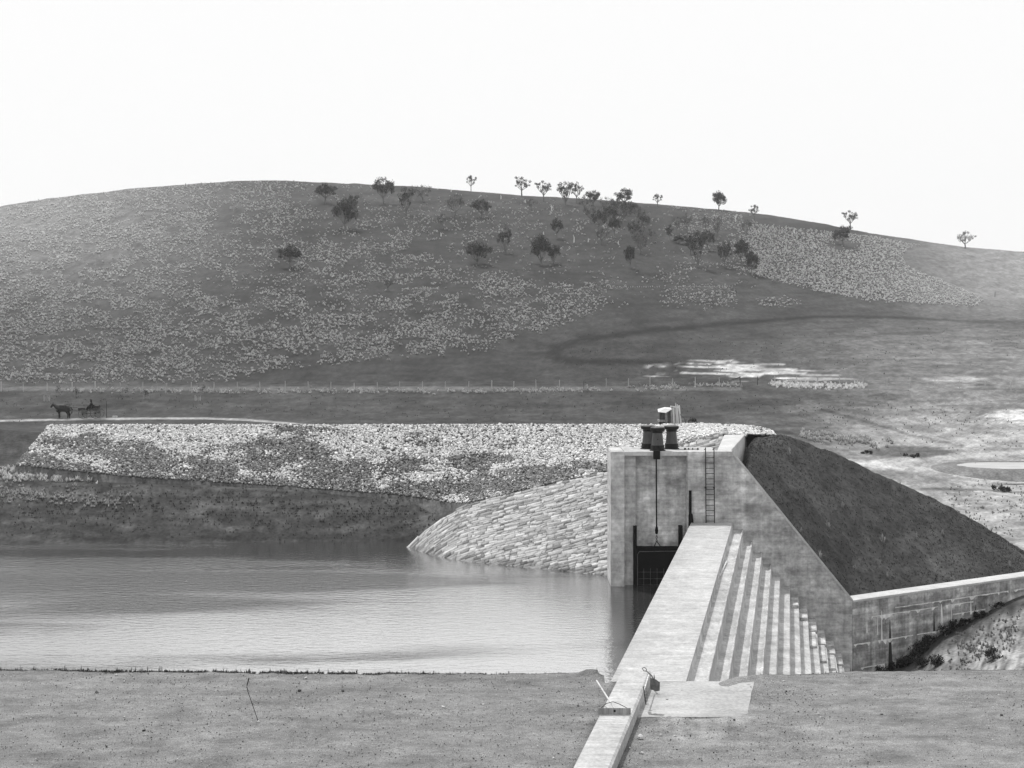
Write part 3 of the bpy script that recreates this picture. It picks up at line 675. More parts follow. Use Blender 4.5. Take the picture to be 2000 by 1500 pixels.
size = rng.uniform(.08, .18, len(C)); size = np.where(rng.random(len(C)) < .05, size*1.7, size)
# newer pale stone tipped over older weathered stone, in ragged slanting drifts
w = fbm((rpx+1.6*rpy)/70, (rpy-.25*rpx)/26, 4, 91)
pale = ss(.31, .62, w+.50*(vv-.62)+.10*ss(600, 1100, rpx))
pale = pale*(1-.9*ss(.15, .4, ell(rpx, rpy, 940, 897, 95, 14)+ell(rpx, rpy, 1050, 925, 110, 17)+.15*(w-.5)))
pale = pale*(1-.75*ss(.1, .35, ell(rpx, rpy, 190, 868, 110, 11)+ell(rpx, rpy, 560, 872, 100, 10)+ell(rpx, rpy, 600, 840, 70, 7)))
pale = np.clip(pale, .06, .93)
isp = rng.random(len(C)) < pale
al = np.where(isp, rng.normal(.50, .12, len(C)), rng.normal(.15, .06, len(C))); al = np.where(rng.random(len(C)) < .08, .06, al)
C[:, 2] += .02
o = rocks('riprap', C, size, np.clip(al, .04, .8), M['rock'], seed=5); tag(o, 'loose pale and dark rocks covering the face of the embankment', 'rocks', kind='stuff')

# loose rock lying at the tip between embankment and stone pitching
# ------------------------------------------------------------ grassy slope behind the wing wall
A = [(11.9,75.76,4.0), (12.5,75.76,5.4), (14.4,75.78,3.5), (16.4,75.8,1.1), (18.1,76.2,-.82), (20.5,77.8,-.86), (24,80.0,-.86), (28,82.5,-.86), (32,85,-.86), (40,90,-.86)]
B = [(14.45,87.1,6.3), (15.3,88.2,7.02), P(1530,849,89), P(1600,874,89.5), P(1700,918,90), P(1800,964,90.8), P(1880,1003,91.3), P(1950,1042,92), P(2010,1085,93), P(2150,1130,96)]
A = np.array(A); B = np.array(B); q = np.linspace(0, 9, 260)
A_ = smooth_r(np.stack([np.interp(q, range(10), A[:, k]) for k in range(3)], -1), 4); B_ = smooth_r(np.stack([np.interp(q, range(10), B[:, k]) for k in range(3)], -1), 12)
rows = []
for k in np.linspace(0, 1, 120):
    r_ = A_*(1-k)+B_*k; r_[:, 2] += .10*math.sin(math.pi*k)*np.interp(q, [0, .6, 1.3, 4, 9], [-1.0, .3, .5, 1, .4]); rows.append(r_)
Cb = B_.copy(); Cb[:, 0] += 3; Cb[:, 1] += 13; Cb[:, 2] = -2
for k in np.linspace(.08, 1, 12): rows.append(B_*(1-k)+Cb*k)
S_ = np.array(rows); nz_ = (fbm(S_[..., 0]/1.3, S_[..., 1]/1.3, 4, 101)-.5)*.30+(fbm(S_[..., 0]/.35, S_[..., 1]/.35, 2, 102)-.5)*.12; nz_[0] *= 0; S_[..., 2] += nz_
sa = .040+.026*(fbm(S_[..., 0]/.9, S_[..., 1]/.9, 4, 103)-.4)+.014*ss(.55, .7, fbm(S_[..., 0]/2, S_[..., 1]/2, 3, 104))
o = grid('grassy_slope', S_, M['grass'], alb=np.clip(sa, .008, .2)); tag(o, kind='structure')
def slope_pt(i, k): 
    return S_[int(k*119), int(i/9*259)]

# ------------------------------------------------------------ grass tufts (stuff)
def tufts(name, C, rad, hgt, a0, a1, nb, label, seed=3, lean=None, wid=.16):
    r = np.random.default_rng(seed); n = len(C); th = r.uniform(0, 6.283, (n, nb)); sp = r.uniform(.15, 1.0, (n, nb))
    tip = np.stack([np.cos(th)*sp*rad[:, None], np.sin(th)*sp*rad[:, None], hgt[:, None]*(1.1-.75*sp**1.6)*r.uniform(.75, 1.1, (n, nb))], -1)
    bs = np.stack([np.cos(th)*.28*rad[:, None]*sp, np.sin(th)*.28*rad[:, None]*sp, np.full((n, nb), -.04)*hgt[:, None]], -1)
    w = wid*rad[:, None]; px_ = np.stack([-np.sin(th)*w, np.cos(th)*w, 0*th], -1)
    mid = bs*.35+tip*.65; mid[..., 2] += .12*hgt[:, None]
    V = np.stack([bs-px_*.8, bs+px_*.8, mid+px_*.7, tip, mid-px_*.7], 2)+C[:, None, None]
    idx = (np.array([0, 1, 2, 4, 4, 2, 3, 3])[None]+(np.arange(n*nb)*5)[:, None])
    idx = np.stack([idx[:, 0], idx[:, 1], idx[:, 2], idx[:, 3]], -1)
    tri = np.array([[0, 1, 2], [0, 2, 4], [4, 2, 3]]); idx = (tri[None]+(np.arange(n*nb)*5)[:, None, None]).ravel()
    al = np.stack([a0, a0, (a0*.3+a1*.7), a1, (a0*.3+a1*.7)], -1)
    al = (al[:, None]*r.uniform(.8, 1.2, (n, nb, 1))).reshape(-1)
    o = big(name, V.reshape(-1, 3), 3, idx, M['blade'], alb=np.clip(al, .02, .8)); return tag(o, label, 'grass', kind='stuff')
def sample(n, x0, x1, y0, y1, dens, Dmin=170, seed=1):
    r = np.random.default_rng(seed); px = r.uniform(x0, x1, n); py = r.uniform(y0, y1, n); m = r.random(n) < dens(px, py); px, py = px[m], py[m]
    xs = []; py_ = []
    for a, b2 in zip(px, py):
        k = round(a/8)*8; D = hitD(k, b2, Dmin, 600)
        if D is not None and D < 590: xs.append((a, D)); py_.append(b2)
    xs = np.array(xs); z = terrain(xs[:, 0], xs[:, 1]); return np.stack([(xs[:, 0]-1000)/F*xs[:, 1], xs[:, 1], z], -1), xs[:, 0], np.array(py_)
def d_left(px, py):
    low = np.interp(px, [-60, 420, 560, 700, 950, 1010, 1200, 1300, 1480], [748, 748, 722, 706, 690, 665, 606, 592, 575])
    m = ss(low+6, low-14, py)*(py > skyline(px)+1)
    m = m*(1-.85*ss(.05, .3, ell(px, py, 1120, 500, 260, 62)))*(1-.6*ss(.02, .3, ell(px, py, 1000, 410, 380, 55)))
    m = m*(1-.7*ss(560, 760, px)*ss(430, 370, py))
    m = m*(1-.8*ss(1080, 1250, px)*ss(430, 560, py)*ss(1320, 1250, py))
    m = m*(1-.75*ss(.52, .64, fbm(px/70, py/26, 3, 202))*ss(120, 500, px))
    return m*ss(.30, .46, fbm(px/34, py/13, 3, 201))*.95
def d_right(px, py):
    up = np.interp(px, [1440, 1500, 1700, 1790, 1800], [440, 440, 462, 478, 480])
    lo = np.interp(px, [1440, 1560, 1700, 1920], [530, 560, 588, 600]); 
    m = (py > up)*ss(lo+4, lo-6, py)*ss(1430, 1480, px)
    rx = np.interp(py, [470, 485, 500, 520, 535, 550, 570, 590, 600], [1840, 1775, 1762, 1770, 1800, 1840, 1890, 1925, 1900])
    m = m*(px < rx)*(1-.9*ss(.1, .4, ell(px, py, 1648, 480, 45, 14)))
    m2 = ss(4, 2, polydist(px, py, [(1590,566),(1700,582),(1800,590)]))+.5*ell(px, py, 1520, 592, 60, 12)+.35*(px < 1440)*(px > 1290)*ell(px, py, 1400, 580, 200, 30)
    return np.clip(m*.95+m2, 0, 1)
C1, p1, q1 = sample(62000, -50, 1480, 350, 752, d_left, seed=11)
C2, p2, q2 = sample(26000, 1290, 1960, 435, 612, d_right, seed=12)
for i, (C_, p_, q_, s_) in enumerate(((C1, p1, q1, 21), (C2, p2, q2, 22))):
    r = np.random.default_rng(s_); n = len(C_)
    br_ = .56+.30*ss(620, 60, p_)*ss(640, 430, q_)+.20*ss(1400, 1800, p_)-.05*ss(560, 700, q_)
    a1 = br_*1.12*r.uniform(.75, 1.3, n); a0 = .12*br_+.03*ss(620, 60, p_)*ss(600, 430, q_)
    rad = np.interp(C_[:, 1], [180, 450], [.27, .40])*r.uniform(.6, 1.4, n); hg = rad*r.uniform(.8, 1.3, n)
    tufts('tussock_grass', C_, rad, hg, a0, a1, 9, 'pale tussocks of grass dotted over the left and middle of the hill' if i == 0 else 'dense pale tussocks of grass on the right shoulder of the hill', seed=s_, wid=.2)
# verge grass along the fence, pale clumps, left bank reeds
def strip(n, pts, w, seed):
    r = np.random.default_rng(seed); t = r.uniform(0, 1, n); L_ = np.cumsum([0]+[math.hypot(b2[0]-a[0], b2[1]-a[1]) for a, b2 in zip(pts[:-1], pts[1:])]); L_ /= L_[-1]
    px = np.interp(t, L_, [p[0] for p in pts])+r.normal(0, 3, n); py = np.interp(t, L_, [p[1] for p in pts])+r.normal(0, w, n); return px, py
def strip_tufts(name, n, pts, w, rad, a0, a1, label, seed, Dmin, clump=.45, nb=9):
    px, py = strip(n, pts, w, seed); m = fbm(px/14, py/5, 3, seed) > clump; px, py = px[m], py[m]; C = []
    for a, b2 in zip(px, py):
        D = hitD(round(a/8)*8, b2, Dmin)
        if D: C.append(((a-1000)/F*D, D, float(terrain(np.array([a]), np.array([D]))[0])))
    C = np.array(C); n = len(C); r = np.random.default_rng(seed)
    return tufts(name, C, rad*r.uniform(.6, 1.4, n), rad*r.uniform(.8, 1.6, n), np.full(n, a0)+.25*a1, 1.35*a1*r.uniform(.6, 1.3, n), nb, label, seed)
strip_tufts('verge_grass', 1500, [(120,764),(500,766),(900,766),(1200,762),(1450,752)], 2.2, .26, .05, .42, 'ragged dry grass along the verge in front of the wire fence', 31, 160, .47)
strip_tufts('white_grass', 420, [(1505,752),(1560,755),(1660,757),(1690,754)], 2.6, .34, .10, .75, 'bright bleached grass tufts beside the fence right of centre', 32, 150, .35)
strip_tufts('scrub_grass', 500, [(1560,852),(1640,858),(1740,868)], 5, .30, .05, .42, 'dry scrubby grass behind the right end of the embankment', 33, 120, .45)
strip_tufts('bank_grass', 650, [(-30,925),(80,930),(190,936)], 6, .24, .05, .60, 'bleached grass clumps on the lake bank at the far left', 34, 92, .42)
strip_tufts('bank_sedge', 500, [(-30,965),(60,970),(260,985)], 8, .17, .05, .40, 'thin reeds below the bleached clumps on the left bank', 35, 90, .46)
# weeds on the grassy slope
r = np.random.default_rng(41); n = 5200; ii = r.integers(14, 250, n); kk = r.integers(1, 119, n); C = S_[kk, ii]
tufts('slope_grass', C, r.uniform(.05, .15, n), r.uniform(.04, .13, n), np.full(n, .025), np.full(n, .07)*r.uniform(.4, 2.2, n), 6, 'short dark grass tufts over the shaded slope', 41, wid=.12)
strip_tufts('bank_turf', 2600, [(-40,1000),(300,985),(600,1000),(860,1010)], 26, .10, .025, .075, 'short dark turf over the lake bank below the rock face', 37, 88, .46, nb=7)
strip_tufts('flat_turf', 900, [(-40,795),(400,790),(900,795),(1450,790),(1650,815)], 13, .14, .03, .085, 'short patchy turf on the flat between the fence and the embankment', 38, 110, .5, nb=7)
strip_tufts('valley_turf', 800, [(1100,690),(1350,690),(1650,680),(2000,660)], 26, .16, .03, .09, 'sparse low turf on the valley floor beyond the fence', 39, 182, .5, nb=7)
strip_tufts('downstream_turf', 500, [(1560,800),(1800,830),(2000,850)], 26, .15, .04, .12, 'patchy low scrub on the flat right of the embankment', 40, 110, .52, nb=7)
strip_tufts('flat_scrub', 500, [(1850,1000),(1930,1000),(2010,990)], 34, .13, .04, .16, 'low scrub on the pale flat beyond the dark slope', 46, 92, .50, nb=7)
strip_tufts('bank_scrub', 420, [(1850,1290),(1930,1260),(1990,1215)], 22, .13, .04, .22, 'dry scrubby tufts over the eroded bank at the lower right', 36, 60, .45)
C = np.array([slope_pt(*a) for a in ((2.6,.10),(3.1,.06),(3.6,.55),(4.6,.42),(5.3,.5),(6.2,.25),(6.8,.45),(7.4,.2),(5.0,.12),(2.2,.75),(4.1,.2),(7.8,.35),(5.8,.62),(3.3,.32))]); n = len(C)
tufts('pale_weeds', C, r.uniform(.12, .34, n), r.uniform(.3, .6, n), np.full(n, .10), np.full(n, .40), 22, 'pale dry weeds scattered on the dark grassy slope', 42, wid=.06)
# fringe on the edge of the near bank
r = np.random.default_rng(43); n = 8200; X = np.concatenate([r.uniform(-19, 2.6, 7300), r.uniform(5.9, 17, 900)])
Y = np.interp(X, xN, edge[0])+r.normal(.04, .07, n); keep = (fbm(X/.35, X*0, 3, 44) > .22) & (r.random(n) < np.interp(X, [-19, -6, -2, 1.2, 2.6, 5.9, 17], [1, 1, .5, .3, .8, .12, .35])); X, Y = X[keep], Y[keep]; n = len(X)
C = np.stack([X, Y, np.full(n, 3.30)], -1); tall = np.interp(X, [-19, -10, -4, 1.4, 2.6, 17], [.07, .08, .06, .04, .09, .04])
tufts('edge_grass', C, np.full(n, .07)*r.uniform(.5, 1.5, n), tall*r.uniform(.5, 1.4, n)*(1+1.2*(r.random(n) < .04)), np.full(n, .03), np.where(r.random(n) < .3, .25, .04), 7, 'fringe of dark and dry grass along the edge of the near bank above the water', 43, wid=.10)
# pebbles and clods
n = 12000; X = r.uniform(-16, 17, n); Y = r.uniform(31, 42.3, n); ok = ~((X > KL(Y)-.05) & (X < KL(Y)+.95)) & (Y < np.interp(X, xN, edge[0])-.1); X, Y = X[ok], Y[ok]; n = len(X)
sz = r.uniform(.010, .034, n); sz = np.where(r.random(n) < .004, r.uniform(.05, .10, n), sz)
o = rocks('pebbles', np.stack([X, Y, np.full(n, 3.375)+.02*0], -1), sz, np.where(r.random(n) < .5, r.uniform(.02, .08, n), r.uniform(.25, .5, n)), M['rock'], seed=6); tag(o, 'small pebbles and clods strewn over the bare near bank', 'pebbles', kind='stuff')

# ------------------------------------------------------------ trees
leafcount = {}
def make_crown(rnd, tips, n_leaf, spread, leaf, parent, dark=1.0):
    vs = []; fs = []; al = []
    for c, rr in tips:
        base = rnd.uniform(.7, 1.3)*.032*dark
        for _ in range(n_leaf):
            d = Vector((rnd.gauss(0, 1), rnd.gauss(0, 1), rnd.gauss(0, .75))); d = d.normalized()*(rnd.random()**.45)*rr*spread
            p = c+d; a = Vector((rnd.uniform(-1, 1), rnd.uniform(-1, 1), rnd.uniform(-1, 1))).normalized(); b2 = a.cross(Vector((rnd.uniform(-1, 1), rnd.uniform(-1, 1), 1))).normalized()
            l = leaf*rnd.uniform(.6, 1.4); o = len(vs)
            vs += [p-a*l, p+b2*l*.45, p+a*l, p-b2*l*.45]; fs.append((o, o+1, o+2, o+3)); al += [base*rnd.uniform(.7, 1.35)]*4
    V = np.array([tuple(v) for v in vs]); return big('crown', V, 4, np.array(fs).ravel(), M['leaf'], parent, alb=al)
def make_tree(seed, kind):
    """unit tree: height 1, crown about 1 wide"""
    rnd = random.Random(seed); root = bpy.data.objects.new('gum_tree', None); col.objects.link(root); root.empty_display_size = .2
    P_ = dict(round=(8, .30, .30, 70, .032, .125), sparse=(8, .36, .30, 42, .028, .085), bushy=(9, .14, .26, 80, .033, .15), faint=(8, .28, .30, 50, .024, .12), multi=(9, .32, .30, 62, .030, .115), lump=(8, .24, .26, 100, .033, .155))[kind]
    nl, th, sp, nleaf, leaf, cr = P_
    mb = MB(); tips = []; lean = rnd.uniform(-.08, .08)
    top = Vector((lean, rnd.uniform(-.04, .04), th))
    mb.tube([(0, 0, -.06), (lean*.3, 0, th*.5), tuple(top)], [.040, .030, .026], 6, cap=False)
    for k in range(nl):
        a = 2*math.pi*(k+rnd.uniform(-.3, .3))/nl; out = rnd.uniform(.5, 1.0) if k else .1
        st = Vector((0, 0, 0)).lerp(top, rnd.uniform(.75, 1.0)) if kind != 'multi' else Vector((0, 0, 0)).lerp(top, rnd.uniform(.05, .5))
        e = Vector((math.cos(a)*.38*out, math.sin(a)*.38*out, rnd.uniform(.62, .92) if k else .93)); md = st.lerp(e, .5)+Vector((math.cos(a)*.05, math.sin(a)*.05, -.05))
        mb.tube([tuple(st), tuple(md), tuple(e)], [.014, .010, .004], 5, cap=False)
        tips.append((e, cr*rnd.uniform(.8, 1.3)))
        for j in range(3 if kind in ('round', 'lump', 'bushy') else 2):
            e2 = md.lerp(e, rnd.uniform(.2, .9))+Vector((rnd.uniform(-.16, .16), rnd.uniform(-.16, .16), rnd.uniform(-.10, .14)))
            e2.z = min(max(e2.z, .22 if kind == 'bushy' else .36), .95)
            mb.tube([tuple(md), tuple(e2)], [.008, .003], 4, cap=False); tips.append((e2, cr*rnd.uniform(.55, 1.05)))
    mb.build('trunk', M['bark'], root, local=True)
    make_crown(rnd, tips, nleaf, 1.0, leaf, root, dark=1.0 if kind != 'faint' else 1.9)
    return root
protos = {}
for kind, k in (('round', 4), ('sparse', 4), ('bushy', 3), ('faint', 4), ('multi', 2), ('lump', 2)):
    protos[kind] = [(make_tree(hash(kind) % 97+j*13 if False else sum(map(ord, kind))+j*13, kind), [False]) for j in range(k)]
cnt = {}
def put_tree(px, py, h, w, kind, label, name=None, group='scattered gum trees on the hill'):
    h *= 1.08; w *= 1.12
    c = cnt.get(kind, 0); cnt[kind] = c+1; root, used = protos[kind][c % len(protos[kind])]
    o = root if not used[0] else copy_tree(root); used[0] = True
    x, y, z = ground_pt(px, py, 180); s = h/F*y; o.location = (x, y, z-.02*s); o.scale = (w/F*y*.98, w/F*y*.98, s*1.03)
    o.rotation_euler = (0, 0, random.uniform(0, 6.28)); o.name = name or 'gum_tree'; tag(o, label, 'tree', group); return o
TR = [
 (490/3.636+500,398,36,44,'round','small forked gum tree, highest of the trees on the left half of the hill'),
 (675,450,55,52,'lump','large dark round gum tree with a stout trunk'),
 (684,420,36,38,'round','gum tree half hidden behind the large dark round tree on the left'),
 (749,399,48,46,'round','gum tree whose top just breaks the skyline, leftmost tree on the crest of the hill'),
 (793,420,50,34,'multi','upright faint gum tree just right of the leftmost tree breaking the skyline'),
 (826,395,30,36,'faint','small faint gum tree close below the ridge, third from the left along the ridge'),
 (920,374,30,24,'sparse','thin wispy gum standing alone on the skyline, leftmost of the sparse skyline trees'),
 (1019,384,36,38,'sparse','open-crowned gum with a pale forked trunk, second standing clear on the skyline'),
 (888,425,42,44,'faint','tall faint thin-leaved gum below the lone wispy skyline tree'),
 (941,426,34,42,'round','flat-topped gum tree below the ridge with a shadow spreading right'),
 (864,448,28,28,'faint','very thin bare-looking sapling down-slope from the tall faint gum'),
 (987,495,50,30,'multi','slender upright gum with two crown clumps, right of the leaning dark tree'),
 (934,517,40,48,'bushy','dark fan-shaped tree leaning left, alone on the middle slope'),
 (566,525,42,50,'round','lone spreading tree far down the left slope, leftmost tree of all'),
 (758,569,26,24,'faint','tiny bare shrub-like tree, lowest on the middle of the hill'),
 (1062,394,38,38,'sparse','rounded gum on the skyline just left of the tallest ragged one'),
 (1104,400,42,34,'multi','ragged left stem of the irregular pair of gums on the skyline'),
 (1126,398,40,30,'sparse','ragged right stem of the irregular pair of gums on the skyline'),
 (1160,402,27,30,'bushy','low rounded gum peeping above the ridge between the ragged pair and the wide one'),
 (1221,404,33,42,'round','wide flat-crowned gum on the skyline right of the middle'),
 (1284,404,24,24,'sparse','small lopsided gum on the skyline with its leaves mostly on the left'),
 (1404,410,32,30,'lump','compact ball-shaped gum with a pale bent trunk alone on the skyline'),
 (1474,430,28,26,'sparse','sparse twiggy tree on the ridge right of the ball-shaped skyline gum'),
 (1088,467,38,30,'round','small gum tree above the big double-crowned tree'),
 (1056,518,56,46,'bushy','largest dark tree on the middle slope, with low heavy foliage'),
 (1082,516,34,26,'bushy','low dark tree touching the right side of the largest one on the middle slope'),
 (1230,525,40,24,'lump','small dark lollipop-shaped tree standing apart on the bare slope'),
 (1170,452,38,32,'round','gum tree in the crowded group with a long bare stem, left side'),
 (1217,438,42,36,'faint','tall hazy gum in the middle of the crowded group below the wide skyline gum'),
 (1200,464,38,26,'round','narrow gum in the crowded group in front of the tall hazy one'),
 (1258,454,38,26,'multi','upright gum on the right edge of the crowded group'),
 (1252,497,42,42,'faint','half-bare spreading tree just above the lollipop-shaped one'),
 (1272,474,26,16,'faint','thin sapling between the half-bare spreading tree and the leaning one'),
 (1307,470,28,16,'round','slim leaning gum with a small tuft crown'),
 (1327,477,16,30,'bushy','low dark bush at the right of the slim leaning gum'),
 (1342,454,36,28,'faint','faint gum above the low dark bush'),
 (1363,522,66,36,'multi','tall many-stemmed gum, tallest tree on the right of the group'),
 (1382,489,36,30,'round','dark gum close behind the tall many-stemmed one'),
 (1400,464,36,30,'faint','hazy gum up-slope of the tall many-stemmed one'),
 (1415,524,46,30,'round','straggly gum with pale fork between the many-stemmed gum and the pair at right'),
 (1450,520,48,38,'round','left tree of the overlapping pair at the right end of the group'),
 (1467,537,42,28,'lump','right lower tree of the overlapping pair at the right end of the group'),
 (1457,462,30,28,'faint','bare-branched tree above the overlapping pair'),
 (1661,447,34,36,'sparse','bent open-crowned gum on the skyline of the right slope'),
 (1646,480,36,42,'round','dark tree just below the bent skyline gum on the right slope'),
 (1885,485,30,38,'faint','pale faint gum alone on the far right skyline'),
 (1142,412,30,30,'faint','hazy shrub-like gum just under the ridge below the ragged pair'),
 (1184,420,32,30,'faint','dim gum under the ridge left of the tall hazy one'),
 (1152,436,34,36,'faint','hazy spreading gum left of the gum with the long bare stem'),
 (1192,440,36,36,'round','dark spreading gum between the long-stemmed gum and the hazy one'),
 (1238,470,36,30,'multi','leafy gum on the lower right of the crowded group above the half-bare one'),
 (1175,478,30,30,'faint','dim low gum at the bottom left of the crowded group'),
 (1244,432,30,26,'faint','small dim gum near the top right of the crowded group'),
 (1206,420,28,34,'round','round gum at the top of the crowded group just under the skyline'),
 (1322,452,26,24,'faint','dim gum left of the faint gum above the low dark bush'),
 (1378,452,28,26,'faint','small dim gum above the dark gum behind the many-stemmed one'),
 (1350,497,34,30,'round','gum touching the left side of the tall many-stemmed one'),
 (1038,410,20,26,'faint','tiny dim gum below the skyline near the open-crowned gum'),
 (1230,422,26,34,'bushy','low gum thicket hugging the ridge beneath the wide skyline gum'),
]
for a in TR: put_tree(*a)
for k in protos:
    for root, used in protos[k]:
        if not used[0]:
            for ch in list(root.children): bpy.data.objects.remove(ch)
            bpy.data.objects.remove(root)
# dead white stumps
def stump(px, py, h, label, fork=False):
    x, y, z = ground_pt(px, py, 180); t = h/F*y; mb = MB()
    rnd = random.Random(px)
    mb.tube([(x, y, z-.2), (x+rnd.uniform(-.1, .1)*t, y, z+t*.6), (x+rnd.uniform(-.15, .15)*t, y, z+t)], [.17, .13, .07], 6)
    if fork: mb.tube([(x, y, z+t*.45), (x+.25*t, y, z+t*.95)], [.10, .05], 6); mb.tube([(x, y, z+t*.45), (x-.25*t, y, z+t*.85)], [.09, .05], 6)
    o = mb.build('dead_trunk', M['bark_pale']); tag(o, label, 'dead tree', 'bleached dead trunks on the hill')
stump(1437,433,15,'tall bleached dead trunk with a forked top below the ridge on the right', True)
stump(1078,413,13,'bleached dead trunk below the rounded skyline gum', True)
stump(1121,474,15,'thin pale dead stem beside the small trees in mid slope')
stump(1062,460,7,'short white stump standing above the largest dark tree')
stump(1149,473,7,'short white stump just right of the thin pale dead stem')
stump(1208,478,7,'short white stump below the narrow gum of the crowded group')
stump(978,389,8,'white stump close under the ridge between the wispy and open-crowned skyline gums')
stump(881,375,6,'small white stump on the skyline left of the wispy gum')
stump(1350,527,6,'small white stump at the foot of the tall many-stemmed gum')
stump(1026,396,6,'small white stump below the open-crowned skyline gum')
stump(1552,455,7,'small white stump alone on the right slope before the bent gum')
stump(861,462,7,'small white stump below the very thin sapling')
# ------------------------------------------------------------ low bushes
def bush(px, py, w, h, label, dark=1.0, Dmin=60, group=None, seed=None, n=420):
    x, y, z = ground_pt(px, py, Dmin)
    if group:
        y = min(y, (18.145-75*1.611)/((px-1000)/F-1.611)-.35); x = (px-1000)/F*y; z = min(float(terrain(np.array([px]), np.array([y]))[0]), ZC-(py-HY)/F*y+.3)
    s = w/F*y; hh = h/F*y; rnd = random.Random(seed or int(px*7+py)); r_ = thing('bush', (x, y, z), label, 'bush', group)
    mb = MB(); tips = []
    for k in range(6):
        a = rnd.uniform(0, 6.28); e = Vector((math.cos(a)*s*.3, math.sin(a)*s*.3, hh*rnd.uniform(.35, .75))); mb.tube([(0, 0, -.1), tuple(e)], [.03, .012], 5); tips.append((e, min(s, hh)*rnd.uniform(.28, .42)))
    for k in range(4): tips.append((Vector((rnd.uniform(-.4, .4)*s, rnd.uniform(-.3, .3)*s, hh*.25)), min(s, hh)*.35))
    mb.build('stem', M['bark'], r_, local=True); make_crown(rnd, tips, n//10, 1.0, .055*max(y/76, 1)*1.1, r_, dark)
bl = [(1722,1306,22,20,'leftmost dark bush at the foot of the low wall, before the black seep'),(1752,1300,26,16,'dark bush just right of the black seep on the low wall'),(1766,1288,24,20,'dark bush below the middle of the low wall, second right of the seep'),
 (1786,1272,24,26,'large dark bush against the low wall where its foot starts to climb'),(1798,1258,22,24,'dark bush against the wall above the large one'),(1803,1302,24,20,'dark round bush away from the wall near the bank edge'),(1829,1304,20,20,'rightmost dark round bush on the near bank edge below the wall'),
 (1816,1246,22,18,'dark bush half way along the climbing row'),(1842,1230,28,20,'broad dark bush under the widest white streak'),(1868,1214,24,16,'dark bush right of the widest white streak'),(1886,1204,20,12,'small dark bush below the second white streak'),(1912,1192,22,12,'small dark bush near the upper part of the row'),(1945,1178,34,12,'long low bush at the top end of the row'),
 (1944,1288,28,20,'lone greyer bush on the pale eroded bank')]
for a in bl: bush(a[0], a[1], a[2]*1.35, a[3]*1.15, a[4], .35 if 'greyer' not in a[4] else .8, 60, 'dark bushes along the foot of the low wall', n=520)
bush(1955,960,44,14,'wide low bush on the pale flat downstream', .9, 95, n=500)
bush(1780,893,50,8,'dark low scrub beside the pale road downstream', .6, 100, n=300)
bush(1690,886,34,7,'small dark scrub left of the pale road downstream', .6, 100, n=250)

# pond with raised rim
pd = thing('settling_pond', P(1950, 912, 133), 'bright shallow pond with a low earth rim on the flat at the right edge', 'pond')
x0 = gx(1866, 134); px1, pz1 = gx(2160, 134), ZC-(909-HY)/F*134
xs_, ys_ = np.meshgrid(np.linspace(x0-5, px1, 90), np.linspace(126, 142, 50))
cx0 = x0+4.5; dd_ = np.where(xs_ < cx0, np.hypot((xs_-cx0)/4.5, (ys_-134.2)/3.6), np.abs(ys_-134.2)/3.6)+.08*(fbm(xs_/2, ys_/2, 3, 8)-.5)
zz_ = pz1+.03*np.exp(-((dd_-1.14)/.16)**2)-.9*ss(1.2, 2.0, dd_)-.35*ss(.97, .8, dd_)
G_ = np.stack([xs_, ys_, zz_], -1)-np.array(offset(pd)); grid('pond_rim', G_, M['grass'], pd, alb=.15+.10*(fbm(xs_, ys_, 3, 9)-.5))
mb = MB(); mb.add([(cx0+(4.3+.5*math.sin(a*7))*math.cos(a), 134.2+3.45*math.sin(a), pz1-.04) for a in np.linspace(math.pi/2, math.pi*1.5, 30)]+[(px1, 130.75, pz1-.04), (px1, 137.65, pz1-.04)], [tuple(range(32))]); mb.build('pond_surface', M['silt_water'], pd)

# ------------------------------------------------------------ wire fence with posts, gate brace
fx = [2,46,92,141,186,235,279,325,373,418,464,508,557,602,646,692,737,780,825,870,915,960,1003,1047,1093,1140,1184,1227,1269,1313,1358,1405,1480,1514,1556,1597,1640,1686,1732,1778,1826,1874,1924,1975]
fy = lambda px: np.interp(px, [0, 900, 1400, 1500, 1600, 2000], [765, 763, 755, 752, 752, 762])
fn = thing('wire_fence', (0, 178, 5.9), 'long wire fence of thin pale posts along the foot of the hill', 'fence')
tops = []
for px in fx:
    x, y, z = ground_pt(px, float(fy(px)), 160); hh = 18/F*y*random.uniform(.85, 1.12); tops.append((x, y, z, hh))
    mb = MB(); r_ = .045 if random.random() < .8 else .08; ln_ = random.uniform(-.05, .05)
    mb.tube([(x, y, z-.3), (x+ln_, y, z+hh)], [r_*1.1, r_], 6); mb.build('post', M['post'] if px not in (1140, 1480, 1480) else M['wood_dark'], fn)
mb = MB()
for a, b2 in zip(tops[:-1], tops[1:]):
    for k in (.35, .62, .9): mb.tube([(a[0], a[1], a[2]+a[3]*k), (b2[0], b2[1], b2[2]+b2[3]*k)], .007, 3, cap=False)
mb.build('wires', M['wire'], fn)
x, y, z = ground_pt(1446, 750, 165); mb = MB(); gb = thing('fence_strainer', (x, y, z), 'dark leaning strainer post with a long diagonal stay in the fence line', 'fence strainer')
mb.tube([(x, y, z-.2), (x-.05, y, z+1.0)], .07, 6); mb.build('post', M['wood_dark'], gb)
mb = MB(); mb.tube([(x-.05, y, z+.9), P(1405, 750, y)], .06, 6); mb.build('stay', M['wood_dark'], gb)
